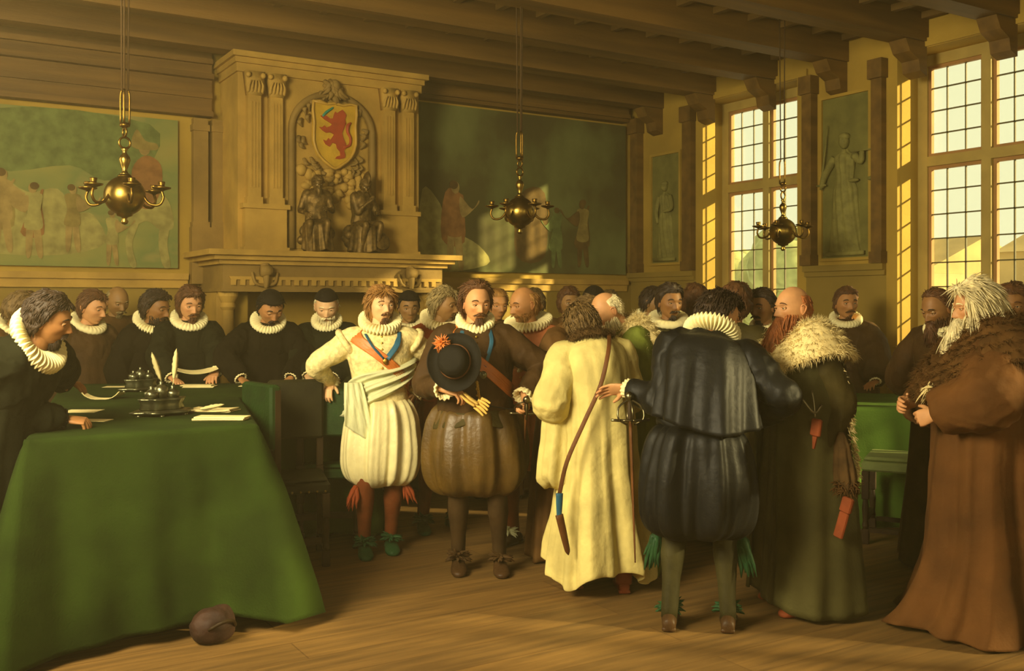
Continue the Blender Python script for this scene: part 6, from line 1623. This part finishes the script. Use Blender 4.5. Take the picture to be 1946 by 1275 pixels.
print('long table man', p.S)

# ---------------------------------------------------------------- dim onlookers in the back
def onlooker(label, px, t, top, face, hyaw=0, hr=('short', 'dark', 0.014), bd=None, rf=None, m='midbrown', skin='dim', seed=1, capm=None, hs=1.1, hp=4, g=1.0, fluff=0.004):
    p = person(label, px, t, top, face=face, hyaw=hyaw, hpitch=hp, hs=hs, skin=skin, girth=g, seed=seed, res=2, lean=2)
    if hr: hair(p, hr[0], hr[1], hr[2], L=0.035, n=110)
    if bd: beard(p, bd[1], bd[0], bd[2], n=80)
    if rf: ruff(p, rf, 0.028, 26, 14, back=0.03, fluff=fluff)
    if capm: cap(p, capm)
    lids(p, 0.5, hr[1] if hr else 'dark')
    gown(p, B_[m], 1.0, seed=seed); shoes(p, B_['shoe'])
    return p
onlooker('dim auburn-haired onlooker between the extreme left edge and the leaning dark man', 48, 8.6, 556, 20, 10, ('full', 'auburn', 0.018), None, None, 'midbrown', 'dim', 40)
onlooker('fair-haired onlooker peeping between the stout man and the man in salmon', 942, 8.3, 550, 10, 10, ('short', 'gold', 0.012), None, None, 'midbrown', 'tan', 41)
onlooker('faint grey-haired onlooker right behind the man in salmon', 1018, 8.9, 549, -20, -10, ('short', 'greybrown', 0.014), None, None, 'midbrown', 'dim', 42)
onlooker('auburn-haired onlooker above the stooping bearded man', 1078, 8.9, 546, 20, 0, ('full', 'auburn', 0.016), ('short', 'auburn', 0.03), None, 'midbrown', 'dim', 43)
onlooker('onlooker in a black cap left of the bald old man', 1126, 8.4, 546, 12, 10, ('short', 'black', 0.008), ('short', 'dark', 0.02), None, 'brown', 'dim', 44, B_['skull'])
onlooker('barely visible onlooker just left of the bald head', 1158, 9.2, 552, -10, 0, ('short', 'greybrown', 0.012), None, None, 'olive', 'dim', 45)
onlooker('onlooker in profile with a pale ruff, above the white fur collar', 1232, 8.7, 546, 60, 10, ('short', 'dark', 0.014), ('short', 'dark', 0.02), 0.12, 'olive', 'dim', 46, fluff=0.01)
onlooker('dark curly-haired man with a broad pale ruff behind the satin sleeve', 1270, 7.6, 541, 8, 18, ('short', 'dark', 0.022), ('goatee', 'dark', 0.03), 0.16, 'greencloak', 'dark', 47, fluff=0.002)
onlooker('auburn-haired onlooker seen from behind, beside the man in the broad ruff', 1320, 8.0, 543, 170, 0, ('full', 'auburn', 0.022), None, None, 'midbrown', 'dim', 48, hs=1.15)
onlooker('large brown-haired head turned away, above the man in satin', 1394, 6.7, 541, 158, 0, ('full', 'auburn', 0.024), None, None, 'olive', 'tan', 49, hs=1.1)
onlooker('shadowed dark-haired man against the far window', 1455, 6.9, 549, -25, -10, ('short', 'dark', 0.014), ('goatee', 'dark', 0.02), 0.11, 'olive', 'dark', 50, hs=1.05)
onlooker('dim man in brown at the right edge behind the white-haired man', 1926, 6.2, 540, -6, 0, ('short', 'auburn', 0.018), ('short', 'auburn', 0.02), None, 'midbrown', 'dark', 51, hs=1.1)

# ---------------------------------------------------------------- two seated bronze figures on the mantel
m_bronze = mat('dark bronze', srgb(112, 88, 42), 0.5, var=0.4, vscale=14, bump=0.3, metal=0.55)
SKIN['bronze'] = m_bronze
def seated(x, face, label, helmet, seed):
    base = Vector((3.62, Y1, 0)); loc = base+Vector((x, -0.80, 2.106))
    p = person(label, 973, 1, S=0.56, face=0, skin='bronze', seed=seed, res=1, pelvis=-0.42, lean=8, stoop=14, hpitch=14, hyaw=-10 if helmet else 14, at_xy=(loc.x, loc.y), z0=loc.z, cat='statue', name='statue',
               handL=(0.16, -0.34, 0.70), handR=(-0.20, -0.30, 0.62) if not helmet else (-0.04, -0.30, 0.86), feet=((0.12, -0.36, 0, 0.2), (-0.14, -0.30, 0, -0.2)), girth=1.05)
    p.root.rotation_euler[2] = face
    hair(p, 'short' if not helmet else 'full', 'bronze', 0.018, n=120); 
    if not helmet: beard(p, 'bronze', 'full', 0.10, n=120)
    else:
        cap(p, m_bronze, 0.02, 0.02, 'helmet')
        f = MB(); q = [(0, -0.10+0.02*0, 0.10), (0, -0.04, 0.175), (0, 0.06, 0.18), (0, 0.13, 0.09), (0, 0.14, 0.0)]
        f.tube([tuple(p.Mh @ Vector(v)) for v in q], [0.008, 0.03, 0.034, 0.028, 0.008], n=8, flat=2.0); f.build('helmet_crest', m_bronze, p.root)
    for h_, k_, a_, yw in p.leg: pass
    drape(p, [(0.98, 0.17, 0.13, 0, 0), (0.92, 0.20, 0.20, 0, -0.05), (0.86, 0.235, 0.27, 0, -0.12), (0.60, 0.24, 0.28, 0, -0.12), (0.44, 0.25, 0.30, 0, -0.10), (0.425, 0.22, 0.28, 0, -0.1)], m_bronze, 'drapery', nf=7, amp=0.08, seed=seed, bendit=True, mrows=36)
    # rocky seat
    f = MB(); rg = random.Random(seed)
    for k in range(26):
        f.ball((rg.uniform(-0.22, 0.22), rg.uniform(-0.05, 0.22), rg.uniform(0.06, 0.40)), (rg.uniform(0.08, 0.14), 0.09, rg.uniform(0.07, 0.12)), 10, 7)
    V, F = fuse(f, 0.02, 2); V[:, 2] = np.maximum(V[:, 2], 0.0); V = folds(V, F, 0.02, seed); g = MB(); g.add(V, F); g.build('rocky_seat', m_bronze, p.root)
    doublet(p, m_bronze, amp=0.01, sleeve=(0.07, 0.062, 0.045, 0.04, 0.03), cut=0.35, name='tunic')
    if helmet:
        f = MB(); f.lathe([(0.001, 0.03), (0.08, 0.026), (0.15, 0.01), (0.17, 0), (0.15, -0.004), (0.001, -0.004)], 32, Matrix.Translation((0.20, -0.36, 0.20)) @ Matrix.Rotation(R(72), 4, 'X')); f.build('round_shield', m_bronze, p.root)
    return p
HAIR['bronze'] = m_bronze
seated(-0.20, R(-14), 'seated bearded bronze figure on the left of the mantel', False, 61)
seated(0.26, R(8), 'seated helmeted bronze figure on the right of the mantel', True, 62)
# ------------------------------------------------------------------ golden haze volume added through the hall to soften the depth
mh = bpy.data.materials.new('hazy air'); mh.use_nodes = True
_n = mh.node_tree; _n.nodes.clear(); _o = _n.nodes.new('ShaderNodeOutputMaterial'); _v = _n.nodes.new('ShaderNodeVolumeScatter')
_v.inputs['Color'].default_value = (1.0, 0.80, 0.38, 1); _v.inputs['Density'].default_value = 0.0075; _v.inputs['Anisotropy'].default_value = 0.3
_n.links.new(_v.outputs[0], _o.inputs['Volume'])
f = MB(); f.box(X0-0.4, X1+TH+0.1, Y0-0.4, Y1+0.4, -0.2, ZC+0.25)
hz = f.build('haze', mh, None, False); tag(hz, 'thin golden haze added in the air of the whole hall', 'haze', kind='stuff')
scene.cycles.volume_bounces = 0
scene.cycles.volume_step_rate = 4
